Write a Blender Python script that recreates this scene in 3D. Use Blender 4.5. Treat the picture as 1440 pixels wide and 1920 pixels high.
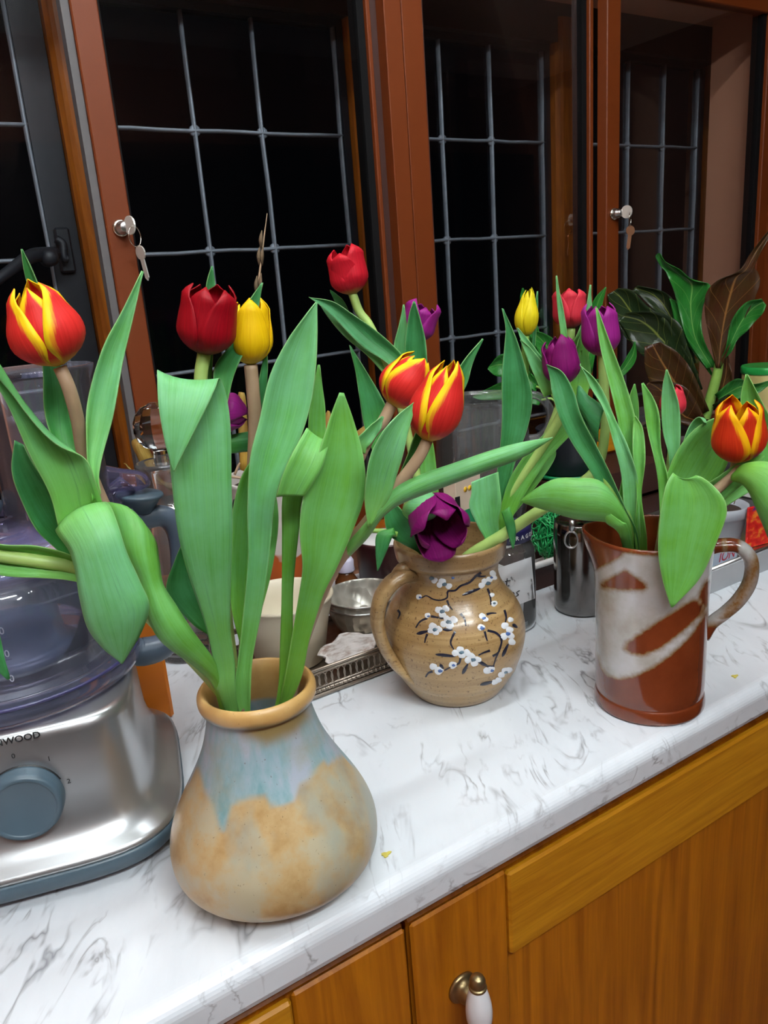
import bpy, math, random
import numpy as np
random.seed(4); rng = np.random.RandomState(7)
for o in list(bpy.data.objects): bpy.data.objects.remove(o)
S = bpy.context.scene; COL = S.collection

# ------------------------------------------------------------------ camera
F = 1467.64; CX, CY = 720., 960.
M = np.array([[ 0.83825258, -0.2114034 ,  0.50263428],
              [-0.54031178, -0.19784849,  0.81787478],
              [-0.07345607, -0.95716487, -0.28007075]])
H = 1.36; C = np.array([0., 0., H])
from mathutils import Matrix, Vector
cam = bpy.data.cameras.new('camera'); camo = bpy.data.objects.new('camera', cam); COL.objects.link(camo)
r_, u_, b_ = M @ [1, 0, 0], M @ [0, -1, 0], -(M @ [0, 0, 1])
camo.matrix_world = Matrix(((r_[0], u_[0], b_[0], 0), (r_[1], u_[1], b_[1], 0), (r_[2], u_[2], b_[2], H), (0, 0, 0, 1)))
cam.sensor_fit = 'VERTICAL'; cam.sensor_height = 36; cam.lens = F / 1920 * 36; cam.clip_start = .02
S.camera = camo
# ------------------------------------------------------------------ world, light, exposure
w = bpy.data.worlds.new('night'); S.world = w; w.use_nodes = True
w.node_tree.nodes['Background'].inputs[0].default_value = (.0006, .0008, .0012, 1)
w.node_tree.nodes['Background'].inputs[1].default_value = 1
S.view_settings.view_transform = 'Standard'; S.view_settings.look = 'None'
S.view_settings.exposure = 0.0; S.view_settings.gamma = 1; S.view_settings.use_curve_mapping = False
LIGHT_POWER = (70.0, 130.0, 130.0)     # emission strength of each kitchen tube
LIGHT_COL = (.89, .97, 1.0, 1)
TUBES = [((-.30, .40, 2.33), (.95, .40, 2.33)), ((-.60, -.62, 2.33), (.48, -.62, 2.33)), ((.60, -.56, 2.33), (.28, -1.05, 2.33))]

# ------------------------------------------------------------------ pixel -> place helpers (1440 x 1920 frame)
def ray(u, v): return M @ np.array([u - CX, v - CY, F])
def onz(u, v, z): d = ray(u, v); return C + (z - H) / d[2] * d
def ony(u, v, y): d = ray(u, v); return C + y / d[1] * d
def onx(u, v, x): d = ray(u, v); return C + x / d[0] * d
def proj(p):
    c = (np.asarray(p, float) - C) @ M
    return CX + F * c[..., 0] / c[..., 2], CY + F * c[..., 1] / c[..., 2]
def PP(ax, u, v, o=0.):
    """point seen at (u,v) on the upright plane through the axis ax, o metres nearer to the viewer"""
    n = np.array([ax[0], ax[1], 0.]); L = np.linalg.norm(n); n /= L
    d = ray(u, v); return C + (L - o) / (n @ d) * d
def facing(ax):
    n = np.array([ax[0], ax[1], 0.]); n /= np.linalg.norm(n); return n, np.array([n[1], -n[0], 0.])

# ------------------------------------------------------------------ objects
ORG = {}
def link(name, data, parent, loc):
    o = bpy.data.objects.new(name, data); COL.objects.link(o)
    if parent is not None:
        o.parent = parent; base = ORG[parent.as_pointer()]
        o.location = Vector(np.asarray(loc) - base) if loc is not None else (0, 0, 0)
        ORG[o.as_pointer()] = np.asarray(loc, float) if loc is not None else base
    else:
        o.location = Vector(loc) if loc is not None else (0, 0, 0)
        ORG[o.as_pointer()] = np.asarray(loc, float) if loc is not None else np.zeros(3)
    return o
def tag(o, label, cat, group=None):
    o['label'] = label; o['category'] = cat
    if group: o['group'] = group
    return o
def thing(name, label, cat, loc, group=None):
    return tag(link(name, None, None, loc), label, cat, group)
def mk(name, V, Fc, mat, parent=None, loc=None, smooth=True, uv=None, kind=None, attr=None, solid=0, sub=0):
    """one mesh object; V in world coordinates"""
    V = np.asarray(V, float)
    if loc is None and parent is None: loc = [V[:, 0].mean(), V[:, 1].mean(), V[:, 2].min()]
    base = np.asarray(loc, float) if loc is not None else ORG[parent.as_pointer()]
    me = bpy.data.meshes.new(name); me.from_pydata([tuple(p) for p in V - base], [], [tuple(int(i) for i in f) for f in Fc])
    if uv is not None:
        l = me.uv_layers.new(name='UVMap'); idx = np.empty(len(me.loops), int); me.loops.foreach_get('vertex_index', idx)
        l.data.foreach_set('uv', np.asarray(uv, float)[idx].ravel())
    if attr is not None:
        a = me.color_attributes.new('glaze', 'FLOAT_COLOR', 'POINT')
        A = np.zeros((len(V), 4)); A[:, 3] = 1; A[:, :attr.shape[1]] = attr; a.data.foreach_set('color', A.ravel())
    if smooth: me.polygons.foreach_set('use_smooth', [True] * len(me.polygons))
    me.materials.append(mat); me.update()
    o = link(name, me, parent, loc)
    if solid:
        m = o.modifiers.new('thick', 'SOLIDIFY'); m.thickness = solid; m.offset = 0
    if sub:
        m = o.modifiers.new('sub', 'SUBSURF'); m.levels = m.render_levels = sub
    if kind: o['kind'] = kind
    return o
def dup(o, parent, loc, rot=None, scale=None):
    c = o.copy(); COL.objects.link(c); c.parent = parent
    base = ORG[parent.as_pointer()] if parent else np.zeros(3)
    c.location = Vector(np.asarray(loc) - base); ORG[c.as_pointer()] = np.asarray(loc, float)
    if rot is not None: c.rotation_euler = rot
    if scale is not None: c.scale = scale
    return c

# ------------------------------------------------------------------ shapes (vertices, faces)
def cr(P, n):
    """Catmull-Rom through rows of P, n steps a span"""
    P = np.asarray(P, float); out = []
    Q = np.vstack([2 * P[0] - P[1], P, 2 * P[-1] - P[-2]])
    for i in range(1, len(Q) - 2):
        for k in range(n):
            t = k / n; a, b, c, d = Q[i - 1], Q[i], Q[i + 1], Q[i + 2]
            out.append(.5 * (2 * b + (c - a) * t + (2 * a - 5 * b + 4 * c - d) * t * t + (3 * b - a - 3 * c + d) * t ** 3))
    out.append(P[-1]); return np.array(out)
def join(*parts):
    V, Fc = [], []; n = 0
    for v, f in parts:
        V.append(np.asarray(v, float)); Fc += [tuple(i + n for i in q) for q in f]; n += len(v)
    return np.vstack(V), Fc
def grid(nr, nc, wrap=False):
    f = []
    for i in range(nr - 1):
        for j in range(nc if wrap else nc - 1):
            k = (j + 1) % nc; f.append((i * nc + j, i * nc + k, (i + 1) * nc + k, (i + 1) * nc + j))
    return f
def lathe(ax, prof, segs=64, smooth=0, cap0=True, cap1=False, sx=1, sy=1, rot=0):
    P = np.asarray(prof, float)
    if smooth: P = cr(P, smooth)
    a = np.arange(segs) * 2 * math.pi / segs
    V = []
    for r, z in P:
        x, y = r * sx * np.cos(a), r * sy * np.sin(a)
        V.append(np.stack([ax[0] + x * math.cos(rot) - y * math.sin(rot), ax[1] + x * math.sin(rot) + y * math.cos(rot), np.full(segs, z)], 1))
    V = np.vstack(V); Fc = grid(len(P), segs, True)
    if cap0: Fc.append(tuple(range(segs))[::-1])
    if cap1: Fc.append(tuple(range((len(P) - 1) * segs, len(P) * segs)))
    return V, Fc
def tube(path, rad, segs=10, smooth=0, flat=1.0, cap=True):
    P = np.asarray(path, float); R = np.full(len(P), rad) if np.isscalar(rad) else np.asarray(rad, float)
    if smooth: q = cr(np.c_[P, R], smooth); P, R = q[:, :3], q[:, 3]
    T = np.gradient(P, axis=0); T /= np.linalg.norm(T, axis=1)[:, None] + 1e-12
    up = np.array([0, 0, 1.]) if abs(T[0, 2]) < .9 else np.array([1., 0, 0])
    n = np.cross(T[0], up); n /= np.linalg.norm(n); V = []
    a = np.arange(segs) * 2 * math.pi / segs
    for p, t, r in zip(P, T, R):
        n = n - t * (n @ t); n /= np.linalg.norm(n); b = np.cross(t, n)
        V.append(p + r * (np.cos(a)[:, None] * n + flat * np.sin(a)[:, None] * b))
    V = np.vstack(V); Fc = grid(len(P), segs, True)
    if cap: Fc += [tuple(range(segs))[::-1], tuple(range((len(P) - 1) * segs, len(P) * segs))]
    return V, Fc
def box(x0, x1, y0, y1, z0, z1, bev=0.0, rz=0., c=None):
    b = min(bev, (x1 - x0) / 2.01, (y1 - y0) / 2.01, (z1 - z0) / 2.01)
    if b <= 0:
        V = np.array([(x, y, z) for z in (z0, z1) for x, y in ((x0, y0), (x1, y0), (x1, y1), (x0, y1))])
        Fc = [(3, 2, 1, 0), (4, 5, 6, 7), (0, 1, 5, 4), (1, 2, 6, 5), (2, 3, 7, 6), (3, 0, 4, 7)]
    else:
        V = []
        for z, i in ((z0, b), (z0 + b, 0), (z1 - b, 0), (z1, b)):
            for x, y, dx, dy in ((x0, y0, 1, 1), (x1, y0, -1, 1), (x1, y1, -1, -1), (x0, y1, 1, -1)):
                p = [(x + dx * (b + 0) + 0, y + dy * i), (x + dx * i, y + dy * (b + 0))]
                if (dx, dy) in ((1, 1), (-1, -1)): p = p[::-1]
                V += [(q[0], q[1], z) for q in p]
        V = np.array(V); Fc = grid(4, 8, True) + [tuple(range(8))[::-1], tuple(range(24, 32))]
    if rz:
        cc = np.array(c if c is not None else [(x0 + x1) / 2, (y0 + y1) / 2, 0]); d = V[:, :2] - cc[:2]
        V = V.copy(); V[:, 0] = cc[0] + d[:, 0] * math.cos(rz) - d[:, 1] * math.sin(rz); V[:, 1] = cc[1] + d[:, 0] * math.sin(rz) + d[:, 1] * math.cos(rz)
    return V, Fc
def prism(poly, z0, z1):
    n = len(poly); V = [(x, y, z0) for x, y in poly] + [(x, y, z1) for x, y in poly]
    return np.array(V), [tuple(range(n))[::-1], tuple(range(n, 2 * n))] + [(i, (i + 1) % n, n + (i + 1) % n, n + i) for i in range(n)]
def orient(V, o, X, Y, Z):
    """local vertices -> world frame"""
    return np.asarray(o) + V[:, :1] * np.asarray(X) + V[:, 1:2] * np.asarray(Y) + V[:, 2:3] * np.asarray(Z)
def basis(axis):
    a = np.asarray(axis, float); a /= np.linalg.norm(a)
    x = np.cross([0, 0, 1.], a) if abs(a[2]) < .95 else np.array([1., 0, 0]); x -= a * (x @ a); x /= np.linalg.norm(x)
    return x, np.cross(a, x), a
def disc_along(c, axis, prof, segs=32):
    """lathe profile [(r,h)] along any axis"""
    X, Y, Z = basis(axis); v, f = lathe((0, 0), prof, segs, cap0=True, cap1=True); return orient(v, c, X, Y, Z), f

# ------------------------------------------------------------------ materials
MATS = {}
class NT:
    def __init__(s, name):
        s.m = bpy.data.materials.new(name); s.m.use_nodes = True; s.t = s.m.node_tree; s.t.nodes.clear()
        s.out = s.t.nodes.new('ShaderNodeOutputMaterial')
    def n(s, ty, ins=None, **kw):
        nd = s.t.nodes.new(ty)
        for k, v in kw.items(): setattr(nd, k, v)
        for k, v in (ins or {}).items(): s.set(nd.inputs[k], v)
        return nd
    def set(s, sock, v):
        if isinstance(v, bpy.types.NodeSocket): s.t.links.new(v, sock)
        elif isinstance(v, bpy.types.Node): s.t.links.new(v.outputs[0], sock)
        elif isinstance(v, (tuple, list)) and len(v) == 3 and sock.type == 'RGBA': sock.default_value = (*v, 1)
        else: sock.default_value = v
    def coord(s, scale=(1, 1, 1), kind='Object', rot=(0, 0, 0)):
        tc = s.n('ShaderNodeTexCoord'); return s.n('ShaderNodeMapping', {'Vector': tc.outputs[kind], 'Scale': scale, 'Rotation': rot})
    def noise(s, vec, scale=5, detail=4, rough=.55, dist=0.):
        return s.n('ShaderNodeTexNoise', {'Vector': vec.outputs[0] if isinstance(vec, bpy.types.Node) else vec, 'Scale': scale, 'Detail': detail, 'Roughness': rough, 'Distortion': dist}).outputs['Fac']
    def ramp(s, fac, *stops, interp='LINEAR'):
        r = s.n('ShaderNodeValToRGB', {'Fac': fac}); e = r.color_ramp.elements; r.color_ramp.interpolation = interp
        while len(e) < len(stops): e.new(.5)
        for el, (p, c) in zip(e, stops): el.position = p; el.color = (*c, 1) if len(c) == 3 else c
        return r.outputs['Color']
    def mix(s, fac, a, b, mode='MIX'):
        m = s.n('ShaderNodeMix', data_type='RGBA', blend_type=mode); s.set(m.inputs[0], fac); s.set(m.inputs[6], a); s.set(m.inputs[7], b); return m.outputs[2]
    def math(s, op, a, b=0., clamp=False):
        m = s.n('ShaderNodeMath', operation=op, use_clamp=clamp); s.set(m.inputs[0], a); s.set(m.inputs[1], b); return m.outputs[0]
    def bump(s, h, strength=.2, dist=.001):
        return s.n('ShaderNodeBump', {'Height': h, 'Strength': strength, 'Distance': dist}).outputs[0]
    def bsdf(s, col, rough=.5, metal=0., **kw):
        p = s.n('ShaderNodeBsdfPrincipled'); s.set(p.inputs['Base Color'], col); s.set(p.inputs['Roughness'], rough); s.set(p.inputs['Metallic'], metal)
        for k, v in kw.items(): s.set(p.inputs[k.replace('_', ' ')], v)
        return p
    def done(s, sh):
        s.set(s.out.inputs[0], sh if isinstance(sh, bpy.types.NodeSocket) else sh.outputs[0]); return s.m
def lin(r, g, b):
    f = lambda c: (c / 255 / 12.92) if c <= 10 else ((c / 255 + .055) / 1.055) ** 2.4
    return (f(r), f(g), f(b))
def plain(name, col, rough=.5, metal=0., var=.12, scale=30, **kw):
    t = NT(name); n = t.noise(t.coord(), scale, 4); c = t.mix(n, tuple(x * (1 - var) for x in col), tuple(min(1, x * (1 + var)) for x in col))
    return t.done(t.bsdf(c, rough, metal, **kw))
def wood(name, dark, light, scale=(30, 30, 2.2), rough=.38, bumpy=.06, fine=6):
    t = NT(name); v = t.coord(scale); n1 = t.noise(v, 1.6, 5, .6, 1.2); n2 = t.noise(t.coord(tuple(x * fine for x in scale)), 1.5, 3, .7)
    c = t.ramp(n1, (.28, dark), (.72, light)); c = t.mix(t.math('MULTIPLY', n2, .45), c, tuple(x * .55 for x in dark))
    return t.done(t.bsdf(c, rough, Normal=t.bump(n2, bumpy, .002), Coat_Weight=.06, Coat_Roughness=.3, Specular_IOR_Level=.3))
def clear(name, tint=(1, 1, 1), ior=1.45, milk=0., milkcol=(1, 1, 1), rough=.02, gain=1.0):
    """clear sheet: tinted see-through plus a Fresnel mirror"""
    t = NT(name); fr = t.n('ShaderNodeFresnel', {'IOR': ior}).outputs[0]; fr = t.math('MULTIPLY', fr, gain, True)
    tr = t.n('ShaderNodeBsdfTransparent', {'Color': tint}); gl = t.n('ShaderNodeBsdfGlossy', {'Color': (1, 1, 1), 'Roughness': rough})
    a = t.n('ShaderNodeMixShader', {0: fr, 1: tr.outputs[0], 2: gl.outputs[0]})
    if milk:
        df = t.n('ShaderNodeBsdfDiffuse', {'Color': milkcol}); a = t.n('ShaderNodeMixShader', {0: milk, 1: a.outputs[0], 2: df.outputs[0]})
    return t.done(a)
def marble():
    t = NT('marble_laminate'); v = t.coord((1, 1, 1), rot=(0, 0, math.radians(-62)))
    st = t.n('ShaderNodeMapping', {'Vector': v.outputs[0], 'Scale': (.75, 2.2, 2.2)})
    def vein(scale, w, det, dist):
        n = t.noise(st, scale, det, .5, dist); a = t.math('ABSOLUTE', t.math('SUBTRACT', n, .5)); return t.ramp(a, (0, (1, 1, 1)), (w * .3, (.55, .55, .55)), (w, (0, 0, 0)))
    m1 = t.ramp(t.noise(v, 9, 3), (.46, (0, 0, 0)), (.64, (1, 1, 1))); m2 = t.ramp(t.noise(v, 20, 3), (.47, (0, 0, 0)), (.66, (1, 1, 1)))
    v1 = t.mix(1, vein(5.2, .022, 4, .9), m1, 'MULTIPLY'); v2 = t.mix(1, vein(11, .030, 4, .9), m2, 'MULTIPLY')
    cl = t.ramp(t.noise(st, 6, 6, .65), (.45, (0, 0, 0)), (.75, (1, 1, 1)))
    c = t.mix(t.math('MULTIPLY', cl, .38), lin(222, 227, 233), lin(190, 195, 202))
    c = t.mix(t.math('MULTIPLY', v1, .85), c, lin(120, 120, 126)); c = t.mix(t.math('MULTIPLY', v2, .8), c, lin(128, 126, 130))
    return t.done(t.bsdf(c, .22, Coat_Weight=.2, Coat_Roughness=.12, Specular_IOR_Level=.5))
def leafmat(name, a, b, c, tr=.18, rough=.38, vein=None, stripe=60):
    """a shade, b mid, c glaucous bloom; fine stripes along the blade (UV v runs along it)"""
    t = NT(name); uvn = t.n('ShaderNodeTexCoord').outputs['UV']; x = t.n('ShaderNodeSeparateXYZ', {0: uvn}); d = t.math('ABSOLUTE', t.math('SUBTRACT', x.outputs[0], .5))
    oi = t.n('ShaderNodeObjectInfo').outputs['Random']; sh = t.n('ShaderNodeCombineXYZ', {0: t.math('MULTIPLY', oi, 37.), 1: t.math('MULTIPLY', oi, 91.)})
    uvs = t.n('ShaderNodeVectorMath', {0: uvn, 1: sh.outputs[0]}, operation='ADD').outputs[0]
    n = t.noise(t.n('ShaderNodeMapping', {'Vector': uvs, 'Scale': (stripe, 3.5, 1)}), 1, 4, .65); n2 = t.noise(t.n('ShaderNodeMapping', {'Vector': uvs, 'Scale': (9, 1.6, 1)}), 1, 3, .6)
    big = t.noise(t.coord(), 24, 4, .6); col = t.ramp(n, (.25, a), (.75, b)); col = t.mix(t.ramp(t.math('ADD', t.math('MULTIPLY', big, .6), t.math('MULTIPLY', n2, .4)), (.38, (0, 0, 0)), (.62, (1, 1, 1))), col, c)
    if vein is None:
        yg = tuple(min(1, q) for q in (b[0] * 1.5, b[1] * 1.22, b[2] * .75))
        col = t.mix(t.math('MULTIPLY', t.ramp(x.outputs[1], (.0, (1, 1, 1)), (.42, (0, 0, 0))), .75), col, yg)
        col = t.mix(t.math('MULTIPLY', t.ramp(n2, (.60, (0, 0, 0)), (.74, (1, 1, 1))), .45), col, tuple(q * .5 for q in a))
        col = t.mix(t.ramp(d, (.482, (0, 0, 0)), (.498, (.35, .35, .35))), col, lin(176, 206, 140))
    else:
        col = t.mix(t.ramp(d, (0, (.9, .9, .9)), (.035, (0, 0, 0))), col, vein)
        side = t.math('SUBTRACT', x.outputs[1], t.math('MULTIPLY', d, .45)); s2 = t.math('ABSOLUTE', t.math('SUBTRACT', t.math('FRACT', t.math('MULTIPLY', side, 7)), .5))
        col = t.mix(t.ramp(s2, (0, (.45, .45, .45)), (.04, (0, 0, 0))), col, vein)
    p = t.bsdf(col, rough, Specular_IOR_Level=.32, Normal=t.bump(t.math('ADD', n, t.math('MULTIPLY', n2, 2.)), .25, .0014))
    tl = t.n('ShaderNodeBsdfTranslucent', {'Color': t.mix(1, col, (1.3, 1.5, .7), 'MULTIPLY')})
    return t.done(t.n('ShaderNodeMixShader', {0: tr, 1: p.outputs[0], 2: tl.outputs[0]}))
def petalmat(name, body, edge=None, base=None, dark=None):
    t = NT(name); uvn = t.n('ShaderNodeTexCoord').outputs['UV']; x = t.n('ShaderNodeSeparateXYZ', {0: uvn})
    st = t.noise(t.n('ShaderNodeMapping', {'Vector': uvn, 'Scale': (26, 1.6, 1)}), 1, 3, .6)
    d = t.math('ABSOLUTE', t.math('SUBTRACT', x.outputs[0], .5)); col = t.mix(t.ramp(st, (.3, (0, 0, 0)), (.7, (1, 1, 1))), body, dark or tuple(c * .7 for c in body))
    if edge:
        e = t.math('ADD', t.math('MULTIPLY', d, 1.35), t.math('MULTIPLY', t.math('POWER', x.outputs[1], 2.6), .45)); e = t.math('ADD', e, t.math('MULTIPLY', t.math('SUBTRACT', st, .5), .28))
        col = t.mix(t.ramp(e, (.50, (0, 0, 0)), (.63, (1, 1, 1))), col, edge)
    if base: col = t.mix(t.ramp(x.outputs[1], (.02, (1, 1, 1)), (.14, (0, 0, 0))), col, base)
    p = t.bsdf(col, .45, Specular_IOR_Level=.18, Normal=t.bump(st, .15, .0008))
    tl = t.n('ShaderNodeBsdfTranslucent', {'Color': col})
    return t.done(t.n('ShaderNodeMixShader', {0: .22, 1: p.outputs[0], 2: tl.outputs[0]}))

m_marble = marble()
m_cab = wood('amber_wood_upright', lin(148, 80, 6), lin(206, 128, 20), (30, 30, 1.6))
m_rail = wood('amber_wood_level', lin(172, 106, 10), lin(224, 158, 34), (2.6, 30, 42))
m_frame = plain('brown_lacquer', lin(98, 42, 9), .5, var=.04, scale=80, Specular_IOR_Level=.25)
m_framed = plain('dark_brown_recess', lin(52, 20, 9), .6, var=.1)
m_rubber = plain('black_gasket', lin(9, 8, 9), .8, Specular_IOR_Level=.15)
m_aluedge = plain('grey_brush_strip', lin(80, 76, 76), .7)
m_mull = wood('varnished_mullion', lin(120, 58, 14), lin(196, 114, 30), (28, 28, 2.0), .3)
m_iron = plain('dark_iron_paint', lin(20, 23, 30), .55, var=.25)
m_lead = plain('lead_grey', lin(128, 134, 142), .5, .25, var=.35, scale=60)
m_glass = clear('window_glass', (.93, .94, .95), 1.45, gain=.22)
m_glass2 = clear('old_window_glass', (.9, .92, .93), 1.45, gain=.14)
m_plaster = plain('terracotta_plaster', lin(196, 138, 108), .85, var=.06, scale=12)
m_white = plain('white_ceiling', lin(232, 230, 226), .9, var=.03)
m_darkpanel = plain('dark_brown_board', lin(46, 30, 24), .6)
m_tile = plain('red_quarry_floor', lin(120, 74, 56), .6, var=.2, scale=6)
m_steel = plain('brushed_steel', lin(190, 190, 190), .28, 1, var=.1, scale=40)
m_silverp = plain('silver_paint', lin(186, 188, 190), .3, .85, var=.05, scale=18)
m_bluegrey = plain('blue_grey_plastic', lin(68, 86, 98), .38, var=.05)
m_dkgrey = plain('slate_plastic', lin(84, 98, 114), .35, var=.05)
m_bowl = clear('violet_clear_plastic', (.90, .91, .97), 1.5, .085, lin(206, 214, 246), .06)
m_lid = clear('clear_lid_plastic', (.90, .88, .97), 1.5, .06, lin(190, 184, 240), .05)
m_tubep = clear('clear_feed_tube', (.95, .95, .97), 1.5, .05, lin(190, 190, 210), .03)
m_clear = clear('clear_glass', (.92, .93, .93), 1.5, .035, (1, 1, 1), .01)
m_black = plain('black_ink', lin(18, 18, 20), .5)
m_white2 = plain('white_plastic', lin(228, 226, 224), .45, var=.03)
m_paper = plain('white_paper', lin(222, 222, 224), .8, var=.03)
m_chrome = plain('polished_metal', lin(205, 200, 190), .18, 1, var=.05)
m_brass = plain('aged_brass', lin(150, 132, 96), .32, .9, var=.35, scale=120)
m_porc = plain('white_porcelain', lin(226, 226, 230), .15, var=.04)
m_orange = plain('orange_plastic', lin(214, 118, 22), .4, var=.04)
m_cream = plain('cream_plastic', lin(214, 204, 180), .4, var=.04)
m_stem = plain('tulip_stem_green', lin(128, 168, 74), .45, var=.25, scale=60)
m_stemp = plain('pale_stem_green', lin(160, 190, 104), .45, var=.2, scale=50)
m_stemb = plain('tulip_stem_brown', lin(168, 140, 112), .5, var=.18, scale=60)
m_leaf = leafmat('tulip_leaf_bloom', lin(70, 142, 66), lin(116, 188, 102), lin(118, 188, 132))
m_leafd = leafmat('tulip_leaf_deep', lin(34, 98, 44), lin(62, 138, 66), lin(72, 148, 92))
m_leafy = leafmat('tulip_leaf_fresh', lin(76, 144, 44), lin(118, 184, 70), lin(116, 186, 104))
m_lhouse = leafmat('glossy_house_leaf', lin(24, 84, 26), lin(50, 128, 46), lin(40, 110, 44), .08, .18, lin(110, 160, 80))
m_lmaroon = leafmat('croton_maroon_leaf', lin(44, 22, 14), lin(74, 40, 20), lin(60, 44, 20), .06, .25, lin(140, 96, 50))
m_ldark = leafmat('croton_dark_leaf', lin(24, 40, 22), lin(40, 58, 30), lin(34, 44, 24), .06, .22, lin(120, 130, 60))
m_dry = leafmat('dry_yellow_leaf', lin(160, 128, 52), lin(196, 170, 88), lin(140, 100, 44), .15, .6)
YEL = lin(252, 214, 30)
m_prY = petalmat('petal_red_yellow', lin(226, 54, 50), YEL, lin(220, 180, 60), lin(206, 40, 34))
m_prO = petalmat('petal_orange_yellow', lin(220, 66, 26), lin(252, 190, 20), lin(230, 160, 40), lin(200, 40, 20))
m_pred = petalmat('petal_deep_red', lin(166, 10, 28), None, lin(90, 60, 30), lin(132, 6, 20))
m_pred2 = petalmat('petal_scarlet', lin(206, 34, 50), None, lin(190, 150, 80), lin(176, 18, 34))
m_ppink = petalmat('petal_coral_red', lin(218, 62, 76), None, lin(100, 40, 40), lin(196, 44, 60))
m_pyel = petalmat('petal_yellow', lin(248, 208, 20), None, lin(220, 200, 90), lin(236, 186, 10))
m_pyelg = petalmat('petal_lemon', lin(240, 222, 40), None, lin(170, 170, 60), lin(220, 200, 24))
m_ppur = petalmat('petal_magenta', lin(160, 42, 136), None, lin(190, 140, 130), lin(136, 26, 116))
m_pdpur = petalmat('petal_dark_purple', lin(138, 26, 108), None, None, lin(108, 14, 84))
m_soil = plain('dark_soil', lin(52, 38, 30), .95, var=.5, scale=80)

# ------------------------------------------------------------------ the room
def struct(name, vf, mat, smooth=False, parent=None):
    o = mk(name, vf[0], vf[1], mat, parent, smooth=smooth)
    if parent is None: o['kind'] = 'structure'
    return o
TOP = .90; YW = 1.10; YO = 1.32
struct('floor', box(-1.6, 3.5, -1.4, 1.5, -.05, 0), m_tile)
struct('ceiling', box(-1.6, 3.5, -1.4, 1.5, 2.40, 2.45), m_white)
struct('wall_front', box(-1.6, 3.5, -1.5, -1.4, 0, 2.40), plain('brown_wall', lin(120, 76, 56), .85))
struct('trim_1', box(-1.6, 3.4, -1.4, -1.34, 0, 2.0), m_darkpanel)  # unseen stand-in for dark cupboards, added wide to darken reflections in the panes
struct('wall_left', box(-1.7, -1.6, -1.5, 1.5, 0, 2.40), m_plaster)
struct('wall_right', box(3.5, 3.6, -1.5, 1.5, 0, 2.40), plain('umber_wall', lin(84, 56, 44), .85))
WB = join(box(-1.6, 3.5, YW - .03, YO + .12, 0, .955), box(-1.6, 3.5, YW - .03, YO + .12, 1.87, 2.40),
          box(1.74, 3.5, YW - .03, YO - .06, .955, 1.87), box(1.90, 3.5, YO - .06, YO + .12, .955, 1.87), box(-1.6, -.62, YW - .03, YO + .12, .955, 1.87))
struct('wall_back', WB, m_plaster)
struct('trim_2', box(-.62, 1.74, YW - .055, YW + .06, .955, .975, .004), m_mull)

# outer leaded lights between varnished mullions
def outer_light(name, x0, x1, xs, fr_=.012):
    root = link(name, None, None, (x0, YO, .96)); root['kind'] = 'structure'
    zs = [1.045, 1.239, 1.432, 1.617]; ztop = 1.80
    fw = .012
    for nm, b in (('casement_stile', box(x0, x0 + fw, YO - .012, YO + .012, .975, ztop)), ('casement_stile', box(x1 - fr_, x1, YO - .012, YO + .012, .975, ztop)),
                  ('casement_rail', box(x0 + fw, x1 - fr_, YO - .012, YO + .012, .975, .987)), ('casement_rail', box(x0 + fw, x1 - fr_, YO - .012, YO + .012, ztop - .012, ztop))):
        mk(nm, *b, m_iron, root, smooth=False)
    gx = [x0 + fw] + xs + [x1 - fr_]; gz = [.987] + zs + [ztop - .012]
    for i in range(len(gx) - 1):
        for j in range(len(gz) - 1):
            t1, t2 = rng.uniform(-.0006, .0006, 2); v, f = box(gx[i] + .001, gx[i + 1] - .001, YO - .0012, YO + .0012, gz[j] + .001, gz[j + 1] - .001)
            v = v.copy(); v[:, 1] += (v[:, 0] - gx[i]) / .12 * t1 + (v[:, 2] - gz[j]) / .19 * t2
            mk('pane', v, f, m_glass2, root, smooth=False)
    def came(p, q):
        a, b = np.array(p), np.array(q); d = b - a; n = 9; pts = np.array([a + d * k / n for k in range(n + 1)]); pts[1:-1] += rng.normal(0, .0007, (n - 1, 3)) * np.array([1, .2, 1])
        v, f = tube(pts, .0066, 8, 0, .5); return v, f
    for x in xs: mk('lead_came', *came((x, YO - .002, gz[0]), (x, YO - .002, gz[-1])), m_lead, root)
    for x in (gx[0] + .002, gx[-1] - .002): mk('lead_came', *came((x, YO - .002, gz[0]), (x, YO - .002, gz[-1])), m_lead, root)
    for z in zs: mk('lead_came', *came((gx[0], YO - .0022, z), (gx[-1], YO - .0022, z)), m_lead, root)
    sv, sf = disc_along((0, 0, 0), (0, -1, 0), [(.0092, -.004), (.0092, .0015), (.005, .003)], 10); first = None
    for x in xs:
        for z in zs:
            if first is None: first = mk('solder_joint', sv + np.array([x, YO - .003, z]), sf, m_lead, root, loc=(x, YO - .003, z))
            else: dup(first, root, (x, YO - .003, z))
    return root
w1 = outer_light('window_1', -.11, .297, [.0, .125], .042)
outer_light('window_2', .345, .794, [.508, .627])
outer_light('window_3', .844, 1.283, [1.006, 1.129])
outer_light('window_4', 1.360, 1.785, [1.53, 1.651])
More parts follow.
